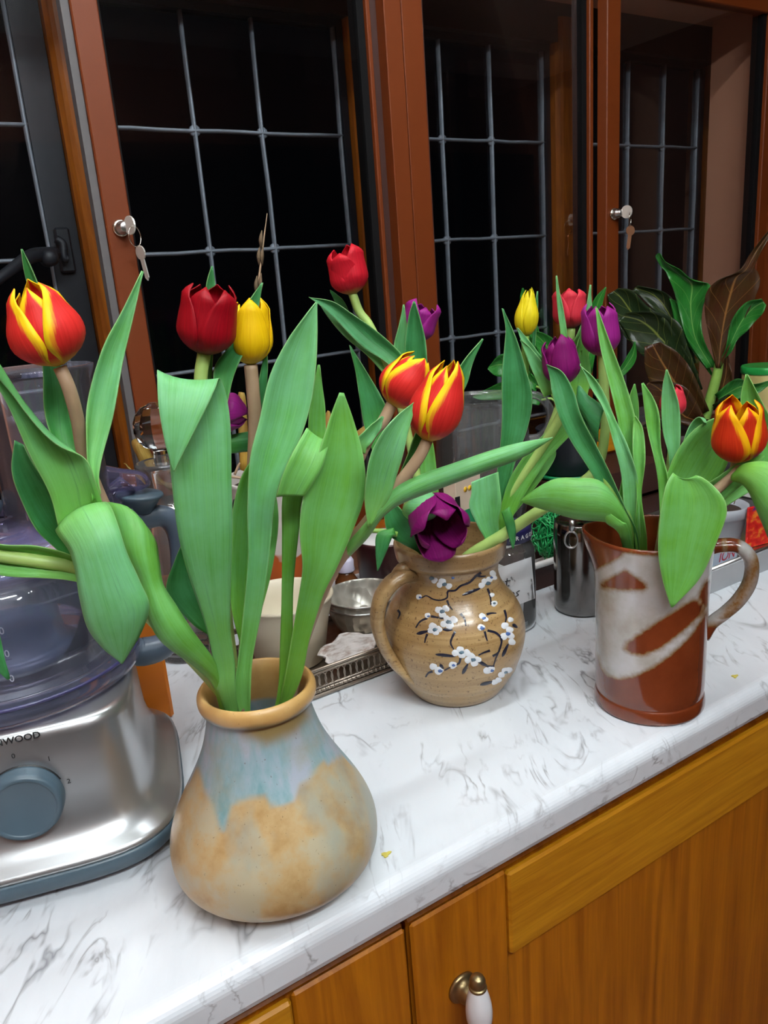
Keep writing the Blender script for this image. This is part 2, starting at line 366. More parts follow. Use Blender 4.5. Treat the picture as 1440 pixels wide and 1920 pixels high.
# casement stay and catch on the left light
t = thing('window_catch', 'black iron casement catch and stay bar on left leaded window', 'window catch', (.28, YO - .03, 1.40))
a = ony(112, 452, YO - .03); 
mk('catch_plate', *box(.262, .284, YO - .022, YO - .0125, 1.41, 1.475, .003), m_iron, t, smooth=False)
mk('catch_lever', *tube([ony(105, 448, YO - .03), ony(118, 458, YO - .032), ony(120, 482, YO - .034), ony(128, 486, YO - .034)], .006, 8, 4), m_iron, t)
mk('stay_bar', *tube([ony(104, 476, YO - .04), ony(60, 480, YO - .07), ony(20, 506, YO - .10), ony(-30, 545, YO - .13)], [.010, .010, .008, .007], 8, 5), m_iron, t)
mk('pivot', *disc_along(ony(92, 484, YO - .06), (0, -1, 0), [(.012, -.015), (.012, .008), (.006, .014)], 16), m_iron, t)
def mullion(n, x0, x1):
    y0, y1 = YO - .036, YO + .012
    poly = [(x0, y1), (x0, y0 + .012), (x0 + .006, y0 + .003), (x0 + .012, y0), (x1 - .003, y0), (x1, y0 + .003), (x1, y1)]
    return struct('trim_%d' % n, prism(poly[::-1], .955, 1.845), m_mull)
mullion(3, .299, .343); mullion(4, .796, .842); mullion(5, 1.285, 1.358); mullion(6, 1.815, 1.90)
struct('trim_7', box(-.62, 1.90, YO - .03, YO + .05, 1.80, 1.87), m_darkpanel)
struct('trim_8', box(-.62, 1.90, YO - .06, YO + .05, .955, .975), m_mull)
struct('trim_9', box(-.20, -.115, YO - .05, YO + .05, .955, 1.845), m_mull)

# inner brown sliding secondary glazing
def sash(name, x0, x1, y, stiles, lock=None):
    root = link(name, None, None, ((x0 + x1) / 2, y, .975)); root['kind'] = 'structure'
    z0, z1 = .975, 1.87
    for (a, b) in stiles: mk('stile', *box(a, b, y - .012, y + .012, z0, z1, .0015), m_frame, root, smooth=False)
    xa, xb = stiles[0][1], stiles[-1][0]
    mk('rail', *box(xa, xb, y - .012, y + .012, z0, z0 + .04, .0015), m_frame, root, smooth=False)
    mk('rail', *box(xa, xb, y - .012, y + .012, 1.832, z1, .0015), m_frame, root, smooth=False)
    mk('gasket', *box(xa, xa + .004, y - .004, y + .016, z0 + .04, 1.832), m_rubber, root, smooth=False)
    if name != 'window_5': mk('gasket', *box(xb - .012, xb, y - .004, y + .02, z0 + .04, 1.832), m_rubber, root, smooth=False)
    mk('pane', *box(xa, xb, y - .002, y + .002, z0 + .04, 1.832), m_glass, root, smooth=False)
    return root
s5 = sash('window_5', -.30, .285, YW + .03, [(-.30, -.265), (.296, .312)])
s6 = sash('window_6', .284, .742, YW, [(.284, .317), (.704, .711)])
s7 = sash('window_7', .80, 1.243, YW + .03, [(.803, .812), (1.196, 1.206)])
s8 = sash('window_8', 1.206, 1.72, YW, [(1.208, 1.243), (1.69, 1.72)])
mk('brush_strip', *box(.2740, .2836, YW - .006, YW + .012, .975, 1.87), m_aluedge, s5, smooth=False)
root = link('trim_10', None, None, (.757, YW, .975)); root['kind'] = 'structure'
mk('post_recess', *box(.711, .731, YW + .004, YW + .02, .975, 1.87), m_framed, root, smooth=False)
mk('post_board', *box(.731, .7613, YW - .018, YW + .012, .975, 1.87, .0012), m_frame, root, smooth=False)
mk('post_board', *box(.7623, .800, YW - .018, YW + .012, .975, 1.87, .0012), m_frame, root, smooth=False)
mk('post_recess', *box(.800, .8095, YW - .006, YW + .012, .975, 1.87), m_framed, root, smooth=False)
struct('trim_11', box(1.72, 1.745, YW - .03, YW + .05, .975, 1.87, .002), m_frame)

m_key = plain('nickel_key', lin(216, 212, 204), .4, .6)
def keyset(c, label, drop, tone, out):
    """lock cylinder with a key in it and a second key hanging from the ring"""
    t = thing('lock_and_keys', label, 'lock', (c[0], c[1] - .012, c[2]))
    y = c[1] - .012
    mk('lock_flange', *disc_along((c[0], y, c[2]), (0, -1, 0), [(.0112, 0), (.0112, .0015), (.0100, .0035), (.0088, .004)], 28), m_chrome, t)
    mk('lock_barrel', *disc_along((c[0], y - .003, c[2]), (0, -1, 0), [(.0086, 0), (.0084, .008), (.0066, .009), (.0064, .016), (.005, .017)], 24), m_steel, t)
    # key bow, edge towards the room
    k = np.array([c[0] + .001, y - .017, c[2] + .001]); bow = []
    for a in np.linspace(0, 2 * math.pi, 18, endpoint=False): bow.append((-.010 - .010 * math.cos(a), .0115 * math.sin(a)))
    V, Fc = prism(bow, -.001, .001); V = np.stack([V[:, 2] + .35 * (-V[:, 0]), V[:, 0], V[:, 1]], 1) + k
    mk('key_bow', V, Fc, m_key, t, smooth=False)
    kc = k + np.array([.006, -.016, -.014]); an = np.linspace(0, 2 * math.pi, 25); 
    ring = np.stack([.0115 * np.cos(an) * .8, .0115 * np.cos(an) * .5, .0125 * np.sin(an)], 1) + kc
    mk('key_ring', *tube(ring, .0008, 6, cap=False), m_chrome, t)
    h = kc + np.array([.003, 0, -.011]); d = np.array(drop); d /= np.linalg.norm(d); X, Y, Z = basis(d)
    bow2 = [(.008 * math.cos(a) * (1.15 if abs(math.cos(a)) > .6 else 1), .009 + .009 * math.sin(a)) for a in np.linspace(0, 2 * math.pi, 14, endpoint=False)]
    V1, F1 = prism(bow2, -.0009, .0009); V2, F2 = prism([(-.0035, .016), (.0035, .016), (.0035, .040), (.0015, .042), (.0028, .036), (0, .044), (-.0035, .040)], -.0009, .0009)
    V, Fc = join((V1, F1), (V2, F2)); s = np.array(out); s = s - d * (s @ d); s /= np.linalg.norm(s); n = np.cross(s, d)
    mk('hanging_key', orient(V, h, s, d, n)[:, :], Fc, tone, t, smooth=False)
    return t
keyset((.302, YW, 1.453), 'silver lock with keys on the brown window bar behind the dark red tulip', (.12, -.02, -1), m_key, (.35, -1, 0))
keyset((1.228, YW, 1.453), 'lock with copper coloured hanging key on the brown window bar by the croton', (-.18, 0, -1), plain('copper_key', lin(196, 140, 104), .35, .7), (1, -.25, 0))

# kitchen light on the ceiling
for i, (a, b) in enumerate(TUBES):
    a, b = np.array(a), np.array(b); d = (b - a) / np.linalg.norm(b - a)
    t = thing('ceiling_light', ('long fluorescent batten above the worktop edge', 'fluorescent batten across the middle of the ceiling', 'short fluorescent batten set at an angle on the ceiling')[i], 'ceiling light', (*((a + b) / 2)[:2], 2.40))
    n = np.array([-d[1], d[0], 0]); L = np.linalg.norm(b - a) / 2 + .03
    v, f = box(-L, L, -.03, .03, 0, .045, .004); mk('housing', orient(v, [*((a + b) / 2)[:2], 2.355], d, n, (0, 0, 1)), f, m_white2, t, smooth=False)
    te = NT('lit_tube'); te = te.done(te.n('ShaderNodeEmission', {'Color': LIGHT_COL, 'Strength': LIGHT_POWER[i]})); mk('tube', *tube([a, b], .019, 16), te, t)
    for e in (a, b): mk('end_cap', *tube([e - d * .012, e + d * .012], .021, 16), m_white2, t)

# ------------------------------------------------------------------ worktop and base cabinets
prof = []                                            # y,z section with rolled front edge
yf, R1 = .4445, .014
prof += [(YW - .03, .862), (yf + .006, .860), (yf + .002, .8625), (yf, .868)]
prof += [(yf + R1 - R1 * math.cos(a), TOP - R1 + R1 * math.sin(a)) for a in np.linspace(0, math.pi / 2, 9)]
prof += [(YW - .03, TOP)]
V = [(x, y, z) for x in (-1.2, 2.3) for y, z in prof]; n = len(prof)
Fc = [(i, (i + 1) % n, n + (i + 1) % n, n + i) for i in range(n)] + [tuple(range(n))[::-1], tuple(range(n, 2 * n))]
tag(mk('worktop', V, Fc, m_marble, loc=(.3, .75, .86), smooth=False), 'white marble patterned worktop with grey veins and rolled front edge', 'worktop')
YC = .475                                            # cabinet front plane
def cabinet(name, label, x0, x1, doors):
    t = thing(name, label, 'cabinet', ((x0 + x1) / 2, YC + .3, 0), None)
    mk('carcass', *box(x0, x1, YC + .021, YW - .035, .08, .8595), m_cab, t, smooth=False)
    mk('plinth', *box(x0, x1, YC + .07, YC + .085, 0, .08), m_darkpanel, t, smooth=False)
    mk('top_rail', *box(x0, x1, YC + .012, YC + .0205, .834, .8595), m_framed, t, smooth=False)
    for (a, b, hinge) in doors:
        st = .110
        d = mk('door', *box(a, b, YC + .002, YC + .020, .10, .8255, .002), m_cab, t, smooth=False)
        pa, pb = (a + st, b) if hinge == 'r' else (a, b - st)
        mk('rail_board', *box(pa, pb - .002, YC - .007, YC + .0015, .727, .8225, .0025), m_rail, d, smooth=False)
        mk('stile_board', *box(a + .001 if hinge == 'r' else b - st, a + st if hinge == 'r' else b - .001, YC - .0035, YC + .0015, .101, .8245, .003), m_cab, d, smooth=False)
        if hinge == 'r':
            hc = ony(866, 1850, YC - .0035)
            k = mk('handle', *disc_along(hc, (0, -1, 0), [(.0155, 0), (.0155, .002), (.0135, .004), (.0115, .0045), (.0105, .010), (.008, .016), (.0045, .019), (.004, .031)], 32), m_brass, d)
            hp = ony(896, 1852, YC - .034)
            mk('drop', *lathe(hp[:2], [(.0005, hp[2] - .058), (.004, hp[2] - .0565), (.0075, hp[2] - .050), (.0112, hp[2] - .038), (.0122, hp[2] - .028), (.0116, hp[2] - .018), (.0096, hp[2] - .008), (.0074, hp[2])], 28, 4, cap1=True), m_porc, k)
            mk('finial', *lathe(hp[:2], [(.0075, hp[2] - .001), (.0082, hp[2] + .0005), (.0080, hp[2] + .002), (.0066, hp[2] + .003), (.0072, hp[2] + .006), (.0070, hp[2] + .009), (.0050, hp[2] + .0125), (.0005, hp[2] + .014)], 28, 3, cap1=True), m_brass, k)
cabinet('base_cabinet', 'amber wood base cabinet with a porcelain drop handle', .282, 1.04, [(.2835, .845, 'r')])
cabinet('base_cabinet', 'amber wood base cabinet without a visible handle, under the pale blue and tan vase', -.40, .281, [(-.30, .280, 'l')])

# ------------------------------------------------------------------ pots
def hit(ax, prof, u, v, off=.0004):
    """where the sight line meets a turned surface (r over z)"""
    P = np.array(sorted(prof, key=lambda q: q[1])); d = ray(u, v); d = d / np.linalg.norm(d)
    L = np.linalg.norm(np.array(ax)); prev = None
    for s in np.arange(L - .16, L + .45, .0006):
        p = C + d * s
        if not (P[0, 1] <= p[2] <= P[-1, 1]): prev = None; continue
        g = math.hypot(p[0] - ax[0], p[1] - ax[1]) - np.interp(p[2], P[:, 1], P[:, 0])
        if g <= 0 and prev is not None and prev > 0:
            n = np.array([p[0] - ax[0], p[1] - ax[1], 0]); n /= np.linalg.norm(n); return p + n * off
        prev = g
    return None
def seg_dist(P, A):
    """distance of points P (n,2) to polyline A"""
    P = np.asarray(P, float); D = np.full(len(P), 1e9)
    for a, b in zip(A[:-1], A[1:]):
        a, b = np.array(a, float), np.array(b, float); t = np.clip(((P - a) @ (b - a)) / ((b - a) @ (b - a)), 0, 1)
        D = np.minimum(D, np.linalg.norm(P - a - t[:, None] * (b - a), axis=1))
    return D
def inside(P, A):
    c = np.zeros(len(P), bool); A = np.array(A, float); j = len(A) - 1
    for i in range(len(A)):
        yi, yj = A[i, 1], A[j, 1]; xi, xj = A[i, 0], A[j, 0]
        k = ((yi > P[:, 1]) != (yj > P[:, 1])) & (P[:, 0] < (xj - xi) * (P[:, 1] - yi) / (yj - yi + 1e-9) + xi); c ^= k; j = i
    return c
def sdf(P, A): return np.where(inside(P, A), 1, -1) * seg_dist(P, list(A) + [A[0]])
def sstep(x, a, b): t = np.clip((x - a) / (b - a), 0, 1); return t * t * (3 - 2 * t)

# --- bulbous vase, pale blue over tan
A1 = (.1946, .5262)
pv = [(.047, .9005), (.051, .9015), (.053, .9045), (.060, .9062), (.0700, .9095), (.0780, .9145), (.0830, .9225), (.0845, .934), (.083, .947), (.0785, .960), (.071, .975), (.0625, .990), (.0545, 1.005), (.0480, 1.020), (.0437, 1.034), (.0412, 1.045), (.0400, 1.052)]
rim = [(.0418, 1.0535), (.0448, 1.056), (.0462, 1.0605), (.0458, 1.0655), (.0432, 1.0690), (.0405, 1.0680), (.0378, 1.063), (.0368, 1.055), (.0380, 1.04), (.045, 1.015), (.056, .99), (.060, .95), (.05, .91), (.005, .907)]
def vase_mat():
    t = NT('drip_glaze'); at = t.n('ShaderNodeAttribute', attribute_name='glaze'); x = t.n('ShaderNodeSeparateColor', {0: at.outputs['Color']})
    o = t.coord(); st = t.noise(t.coord((60, 60, 7)), 1, 4, .6); cl = t.noise(o, 26, 5, .6); sp = t.noise(o, 420, 2)
    tan = t.ramp(cl, (.34, lin(164, 128, 76)), (.48, lin(182, 154, 108)), (.62, lin(178, 168, 140)))
    tan = t.mix(t.ramp(t.noise(t.coord((1, 1, .45)), 19, 4), (.5, (0, 0, 0)), (.64, (.65, .65, .65))), tan, lin(148, 158, 150))
    blue = t.ramp(st, (.3, lin(104, 148, 152)), (.48, lin(140, 166, 174)), (.62, lin(164, 172, 184)))
    blue = t.mix(t.ramp(cl, (.5, (0, 0, 0)), (.7, (.7, .7, .7))), blue, lin(150, 150, 128))
    c = t.mix(x.outputs[0], tan, blue); c = t.mix(x.outputs[1], c, lin(136, 112, 62))
    c = t.mix(x.outputs[2], c, t.ramp(cl, (.35, lin(190, 146, 82)), (.65, lin(206, 168, 108))))
    c = t.mix(t.ramp(sp, (.70, (0, 0, 0)), (.74, (.55, .55, .55))), c, lin(92, 70, 40))
    return t.done(t.bsdf(c, t.ramp(cl, (.3, (.34,) * 3), (.7, (.42,) * 3)), Normal=t.bump(cl, .03, .002), Coat_Weight=.12, Coat_Roughness=.22))
P = np.vstack([cr(pv, 5), cr(rim, 5)]); V, Fc = lathe(A1, P, 200, 0)
u, v = proj(V); uvp = np.stack([u, v], 1); ang = np.arctan2(V[:, 1] - A1[1], V[:, 0] - A1[0])
bl = [(372, 1440), (383, 1480), (400, 1513), (410, 1553), (422, 1563), (433, 1513), (447, 1503), (467, 1497), (497, 1493), (507, 1510), (530, 1512), (553, 1502), (562, 1473), (580, 1462), (597, 1437), (607, 1427), (615, 1437), (635, 1420)]
nrm = (V[:, 0] - A1[0]) * -A1[0] + (V[:, 1] - A1[1]) * -A1[1]; front = nrm > 0
poly = [(330, 1442)] + bl + [(690, 1400), (690, 1200), (330, 1200)]
d1 = sdf(uvp, poly); back = (V[:, 2] - (.985 + .012 * np.sin(ang * 5) + .008 * np.sin(ang * 11))) * 1500
mk1 = sstep(np.where(front, d1, back), -5, 7)
band = sstep(-sdf(uvp, [(440, 1336), (575, 1316), (582, 1345), (556, 1374), (500, 1396), (455, 1378)]), 16, -16) * front
inn = (np.arange(len(V)) // 200) >= len(cr(pv, 5)) + 24; rimm = np.where(inn, (V[:, 2] > 1.035) * 1.0, sstep(V[:, 2] + .0012 * np.sin(ang * 7), 1.0555, 1.0605))
t = thing('bulbous_vase', 'squat bulbous stoneware vase with pale blue drips over tan glaze', 'vase', (*A1, TOP))
mk('body', V, Fc, vase_mat(), t, attr=np.stack([mk1, band * .95, rimm], 1))
mk('water', *lathe(A1, [(.0005, .985), (.054, .985)], 48, cap0=False), clear('vase_water', (.8, .9, .8), 1.33), t)

# --- stoneware jug with painted blossom
A2 = (.4918, .666)
pj = [(.046, .9005), (.052, .903), (.0625, .918), (.0735, .940), (.0795, .962), (.0805, .978), (.078, .993), (.0715, 1.008), (.0625, 1.020), (.0555, 1.032), (.0525, 1.043), (.0530, 1.052), (.0555, 1.061)]
pj2 = [(.0585, 1.0625), (.0608, 1.066), (.0622, 1.074), (.0628, 1.081), (.0612, 1.084), (.0590, 1.083), (.0575, 1.074), (.0530, 1.058), (.0490, 1.043), (.058, 1.02), (.074, .985), (.07, .93), (.04, .908), (.004, .907)]
def jug_mat():
    t = NT('speckled_stoneware'); o = t.coord(); ring = t.noise(t.coord((3, 3, 160)), 1, 3, .6); sp = t.noise(o, 330, 2, .6); cl = t.noise(o, 14, 3)
    z = t.n('ShaderNodeSeparateXYZ', {0: t.n('ShaderNodeTexCoord').outputs['Object']}).outputs[2]
    c = t.ramp(ring, (.3, lin(140, 108, 66)), (.7, lin(182, 152, 106))); c = t.mix(t.ramp(cl, (.4, (0, 0, 0)), (.7, (.5, .5, .5))), c, lin(156, 118, 66))
    c = t.mix(t.ramp(sp, (.60, (0, 0, 0)), (.70, (.8, .8, .8))), c, lin(92, 62, 34))
    c = t.mix(t.ramp(z, (.135, (0, 0, 0)), (.18, (.55, .55, .55))), c, lin(112, 84, 56))
    return t.done(t.bsdf(c, .33, Normal=t.bump(t.math('ADD', ring, t.math('MULTIPLY', sp, .3)), .25, .0012), Coat_Weight=.35, Coat_Roughness=.15))
pjd = [tuple(q) for q in cr(pj, 5)]; mj = jug_mat(); Pj = np.vstack([cr(pj, 5), cr(pj2, 5)]); V, Fc = lathe(A2, Pj, 128, 0)
t = thing('blossom_jug', 'round brown stoneware jug painted with blue and white blossom', 'jug', (*A2, TOP))
jb = mk('body', V, Fc, mj, t)
n2, l2 = facing(A2)
hp = [PP(A2, 790, 1088, .02), PP(A2, 765, 1078, .035), PP(A2, 735, 1092, .045), PP(A2, 713, 1125, .05), PP(A2, 708, 1170, .05), PP(A2, 722, 1215, .048), PP(A2, 748, 1252, .046), PP(A2, 785, 1282, .045), PP(A2, 812, 1296, .043)]
mk('handle', *tube(hp, [.010, .012, .0125, .012, .0115, .0105, .0095, .008, .004], 16, 5, .65), mj, t)
mk('thumb_rest', *tube([PP(A2, 742, 1078, .03), PP(A2, 756, 1068, .036), PP(A2, 768, 1072, .03)], [.006, .0085, .006], 12, 4), mj, t)
mp_w = plain('white_slip', lin(226, 228, 232), .25, var=.05); mp_b = plain('blue_slip', lin(78, 104, 158), .25, var=.25, scale=200); mp_g = plain('grey_blue_slip', lin(86, 108, 122), .25, var=.2); mp_k = plain('ink_blue_slip', lin(28, 30, 48), .28)
def cf(x, y): return (x / 3 + 480, y / 3 + 860)
def blob(name, cx, cy, rx, ry, rot, mat, off):
    pts = [hit(A2, pjd, cx, cy, off)]
    for rr in (.55, 1.):
        for a in np.linspace(0, 2 * math.pi, 14, endpoint=False):
            x, y = rx * rr * math.cos(a), ry * rr * math.sin(a) * (1 + .12 * math.cos(3 * a)); pts.append(hit(A2, pjd, cx + x * math.cos(rot) - y * math.sin(rot), cy + x * math.sin(rot) + y * math.cos(rot), off * (1 if rr < 1 else .5)))
    if any(p is None for p in pts): return
    Fc = [(0, 1 + (i + 1) % 14, 1 + i) for i in range(14)] + [(1 + i, 1 + (i + 1) % 14, 15 + (i + 1) % 14, 15 + i) for i in range(14)]
    mk(name, pts, Fc, mat, jb)
def stroke(pts, w, name='painted_twig'):
    Q = cr([cf(*p) for p in pts], 5); L, Rr = [], []; T = np.gradient(Q, axis=0); k = len(Q)
    for i, (q, tt) in enumerate(zip(Q, T)):
        tt = tt / (np.linalg.norm(tt) + 1e-9); ww = w * (1 - .55 * i / k) + rng.uniform(-.15, .15)
        a = hit(A2, pjd, q[0] - tt[1] * ww, q[1] + tt[0] * ww, .0006); b = hit(A2, pjd, q[0] + tt[1] * ww, q[1] - tt[0] * ww, .0006)
        if a is None or b is None: break
        L.append(a); Rr.append(b)
    if len(L) < 3: return
    V = np.empty((2 * len(L), 3)); V[0::2] = L; V[1::2] = Rr; mk(name, V, grid(len(L), 2), mp_k, jb)
for s in ([(1265, 640), (1235, 660), (1200, 695), (1150, 715), (1120, 740), (1080, 745), (1075, 780), (1040, 795), (1000, 790), (960, 770), (935, 782)], [(1075, 795), (1085, 822), (1105, 850)], [(1140, 655), (1175, 650), (1210, 645)], [(1240, 655), (1265, 662), (1290, 660)],
          [(1300, 730), (1315, 770), (1320, 822)], [(985, 885), (1035, 895), (1080, 900)], [(965, 895), (925, 915), (900, 950)], [(1120, 970), (1095, 1030), (1112, 1072)], [(1150, 870), (1172, 900), (1180, 940)], [(1300, 965), (1350, 980), (1380, 1020), (1365, 1080), (1345, 1130), (1330, 1180)],
          [(1285, 970), (1292, 1000), (1300, 1025)], [(1250, 1140), (1300, 1165), (1340, 1165)], [(1330, 1110), (1360, 1090), (1375, 1060)], [(1315, 1078), (1280, 1090), (1250, 1105)], [(1150, 1120), (1140, 1150), (1100, 1168), (1060, 1190)], [(995, 1195), (970, 1205), (955, 1228)], [(1295, 875), (1320, 868), (1350, 868)], [(965, 985), (955, 1010), (950, 1035)], [(800, 850), (812, 870), (800, 900)], [(1395, 850), (1405, 890), (1400, 920)]):
    stroke(s, 2.3)
for a, b in (((895, 632), (948, 664)), ((1035, 670), (1105, 638)), ((1158, 768), (1262, 728)), ((903, 985), (972, 968)), ((1050, 960), (1112, 962)), ((1008, 1100), (1124, 1112)), ((1160, 1212), (1192, 1152)), ((1258, 1272), (1342, 1252)), ((1383, 1115), (1418, 1040)), ((1248, 1138), (1304, 1168)), ((1035, 1155), (1055, 1185)), ((1440, 930), (1470, 950))):
    p, q = np.array(cf(*a)), np.array(cf(*b)); c = (p + q) / 2; d = q - p; blob('painted_leaf', c[0], c[1], np.linalg.norm(d) / 2, 3.2, math.atan2(d[1], d[0]), mp_k, .0008)
for x, y, r in ((970, 662, 7), (1005, 684, 6), (1048, 690, 7), (1085, 716, 6), (1035, 708, 6), (1118, 667, 6), (1330, 645, 6), (1285, 690, 6), (1338, 668, 5), (1268, 712, 6), (1310, 680, 6), (1326, 766, 4), (1338, 814, 6), (918, 776, 5), (1028, 848, 7), (1068, 842, 7), (1050, 876, 7), (1075, 900, 7), (1112, 905, 8), (1058, 928, 7), (1090, 938, 8), (996, 942, 8), (1028, 958, 7), (984, 966, 6), (1012, 976, 6), (966, 880, 5), (1272, 884, 6), (1290, 902, 5), (1266, 948, 7), (1398, 938, 7), (1425, 962, 7), (1395, 998, 8), (1432, 995, 7), (1438, 1030, 7), (1430, 905, 5), (1148, 1072, 7), (1186, 1092, 8), (1122, 1092, 7), (1158, 1104, 7), (1212, 1112, 8), (1246, 1130, 7), (1194, 1132, 7), (1228, 1150, 7), (998, 1168, 7), (1030, 1190, 9), (1108, 1160, 8), (1298, 1192, 7), (1322, 1184, 7), (1400, 1192, 7), (1378, 1216, 6), (1422, 1188, 6), (1342, 1258, 6), (1362, 1246, 6)):
    cx, cy = cf(x, y); blob('painted_petal', cx, cy, r * .8 + 1.6, r * .66 + 1.5, random.uniform(-.6, .6), mp_w, .0010)
for x, y, r, m in ((990, 672, 5, mp_g), (1060, 705, 5, mp_g), (1108, 670, 3, mp_b), (1303, 700, 5, mp_g), (1322, 668, 3, mp_b), (926, 778, 3, mp_b), (1048, 858, 5, mp_g), (1085, 918, 6, mp_g), (1008, 960, 5, mp_g), (972, 884, 3, mp_b), (1280, 895, 4, mp_b), (1270, 952, 5, mp_b), (1415, 985, 5, mp_b), (1155, 1088, 5, mp_g), (1222, 1130, 5, mp_g), (1036, 1192, 5, mp_b), (1112, 1160, 4, mp_b), (1325, 1190, 4, mp_b), (1402, 1200, 4, mp_g), (1338, 812, 3, mp_g)):
    cx, cy = cf(x, y); blob('painted_centre', cx, cy, r * 1.0, r * .75, 0, m, .0015)

# --- tall tankard jug, grey white over red brown
A3 = (.634, .507)
pm = [(.054, .9005), (.0573, .902), (.0578, .908), (.0568, .914), (.0556, .9165), (.0560, .920), (.0566, .93), (.0568, .97), (.0572, 1.02), (.0585, 1.06), (.0605, 1.082), (.0612, 1.091)]
pm2 = [(.0605, 1.0935), (.059, 1.094), (.0575, 1.092), (.056, 1.08), (.053, 1.05), (.0525, .98), (.051, .92), (.004, .912)]
def tank_mat():
    t = NT('two_tone_glaze'); at = t.n('ShaderNodeAttribute', attribute_name='glaze'); x = t.n('ShaderNodeSeparateColor', {0: at.outputs['Color']})
    o = t.coord(); cl = t.noise(o, 20, 5, .6); fine = t.noise(o, 260, 3, .6); m = t.math('ADD', x.outputs[0], t.math('MULTIPLY', t.math('SUBTRACT', fine, .5), .35))
    grey = t.ramp(cl, (.3, lin(160, 152, 138)), (.55, lin(188, 186, 184)), (.75, lin(200, 200, 204))); br = t.ramp(cl, (.3, lin(98, 40, 16)), (.7, lin(122, 56, 26)))
    c = t.ramp(m, (.30, (0, 0, 0)), (.42, (1, 1, 1))); e = t.mix(t.ramp(m, (.40, (0, 0, 0)), (.92, (1, 1, 1))), lin(126, 92, 52), grey)
    return t.done(t.bsdf(t.mix(c, br, e), .2, Normal=t.bump(cl, .05, .001), Coat_Weight=.6, Coat_Roughness=.06))
mt = tank_mat(); Pm = np.vstack([cr(pm, 7), cr(pm2, 5)]); V, Fc = lathe(A3, Pm, 220, 0)
n3, l3 = facing(A3); sp = -l3                         # the lip is pulled to the left
rel = V[:, :2] - np.array(A3); rr = np.linalg.norm(rel, axis=1) + 1e-9; ca = (rel @ sp[:2]) / rr
wz = sstep(V[:, 2], 1.045, 1.093); V[:, :2] += sp[:2] * (np.clip(ca, 0, 1) ** 8 * wz * .010)[:, None]; V[:, 2] += np.clip(ca, 0, 1) ** 8 * wz * .004
u, v = proj(V); uvp = np.stack([u, v], 1); front = (rel @ n3[:2]) < .004
low = [(1090, 1200), (1117, 1237), (1123, 1257), (1137, 1272), (1160, 1279), (1193, 1273), (1227, 1257), (1260, 1233), (1293, 1203), (1310, 1180), (1325, 1158), (1360, 1110), (1360, 1420), (1090, 1420)]
g = -sdf(uvp, low)
for poly in ([(1096, 978), (1147, 983), (1160, 1040), (1147, 1047), (1127, 1057), (1118, 1062), (1100, 1000)], [(1132, 1097), (1172, 1075), (1207, 1100), (1170, 1101)], [(1175, 1213), (1240, 1168), (1302, 1130), (1315, 1143), (1280, 1177), (1237, 1210), (1207, 1222), (1188, 1221)], [(1316, 1118), (1326, 1095), (1330, 1120), (1322, 1130)]):
    g = np.minimum(g, -sdf(uvp, poly))
an3 = np.arctan2(rel[:, 1], rel[:, 0]); gb = (V[:, 2] - (.95 + .03 * np.sin(an3 * 2))) * 1500
m = sstep(np.where(front, g, gb), -5, 16); inner = np.arange(len(V)) >= 220 * len(cr(pm, 7)) + 220 * 6; m = np.where(inner, .12, m)
m *= 1 - sstep(V[:, 2], 1.086, 1.092) * .72
t = thing('tankard_jug', 'tall straight sided pottery jug, grey white glaze over red brown', 'jug', (*A3, TOP))
mk('body', V, Fc, mt, t, attr=np.stack([m], 1))
hp = [PP(A3, 1322, 1030, -.012), PP(A3, 1350, 1023, -.012), PP(A3, 1385, 1025, -.012), PP(A3, 1408, 1050, -.012), PP(A3, 1406, 1090, -.012), PP(A3, 1385, 1125, -.012), PP(A3, 1358, 1150, -.012), PP(A3, 1335, 1168, -.012), PP(A3, 1320, 1195, -.010)]
V, Fc = tube(hp, [.010, .0095, .009, .009, .009, .009, .0085, .0085, .0075], 18, 6, .8)
u, v = proj(V); mm = .72 + .30 * np.sin(u * .09 + v * .05) ; mm = np.where(v > 1160, np.clip(1 - (v - 1160) / 25, 0, 1), mm); mm = np.where((v < 1045) & (u < 1385), .28 + .2 * np.sin(u * .2), mm)
mk('handle', V, Fc, mt, t, attr=np.stack([np.clip(mm, 0, 1)], 1))

# ------------------------------------------------------------------ tulips
def leafmesh(ax, rows, bulge=.18, n=6, m=8, ripple=0.0):
    R = cr(np.array(rows, float), n); K = len(R)
    L3 = np.array([PP(ax, r[0], r[1], r[4]) for r in R]); R3 = np.array([PP(ax, r[2], r[3], r[5]) for r in R])
    mid = (L3 + R3) / 2; T = np.gradient(mid, axis=0); W = R3 - L3; wd = np.linalg.norm(W, axis=1)
    N = np.cross(W, T); nl = np.linalg.norm(N, axis=1) + 1e-12
    good = nl > 1e-7; N = N / nl[:, None]
    for i in range(1, K):
        if N[i] @ N[i - 1] < 0: N[i] = -N[i]
    nv = facing(ax)[0]; k0 = K // 3
    if N[k0] @ nv > 0: N = -N
    V, uv = [], []; s = np.r_[0, np.cumsum(np.linalg.norm(np.diff(mid, axis=0), axis=1))]; ln = s[-1] + 1e-9; ph = rng.uniform(0, 6)
    for i in range(K):
        for j in range(m + 1):
            t = j / m; q = 4 * t * (1 - t); e = 1 - q
            p = L3[i] * (1 - t) + R3[i] * t + N[i] * wd[i] * (bulge * q) + N[i] * ripple * e * math.sin(9 * s[i] / ln * 2 + ph + t * 2)
            V.append(p); uv.append((t, s[i] / ln))
    return np.array(V), grid(K, m + 1), uv
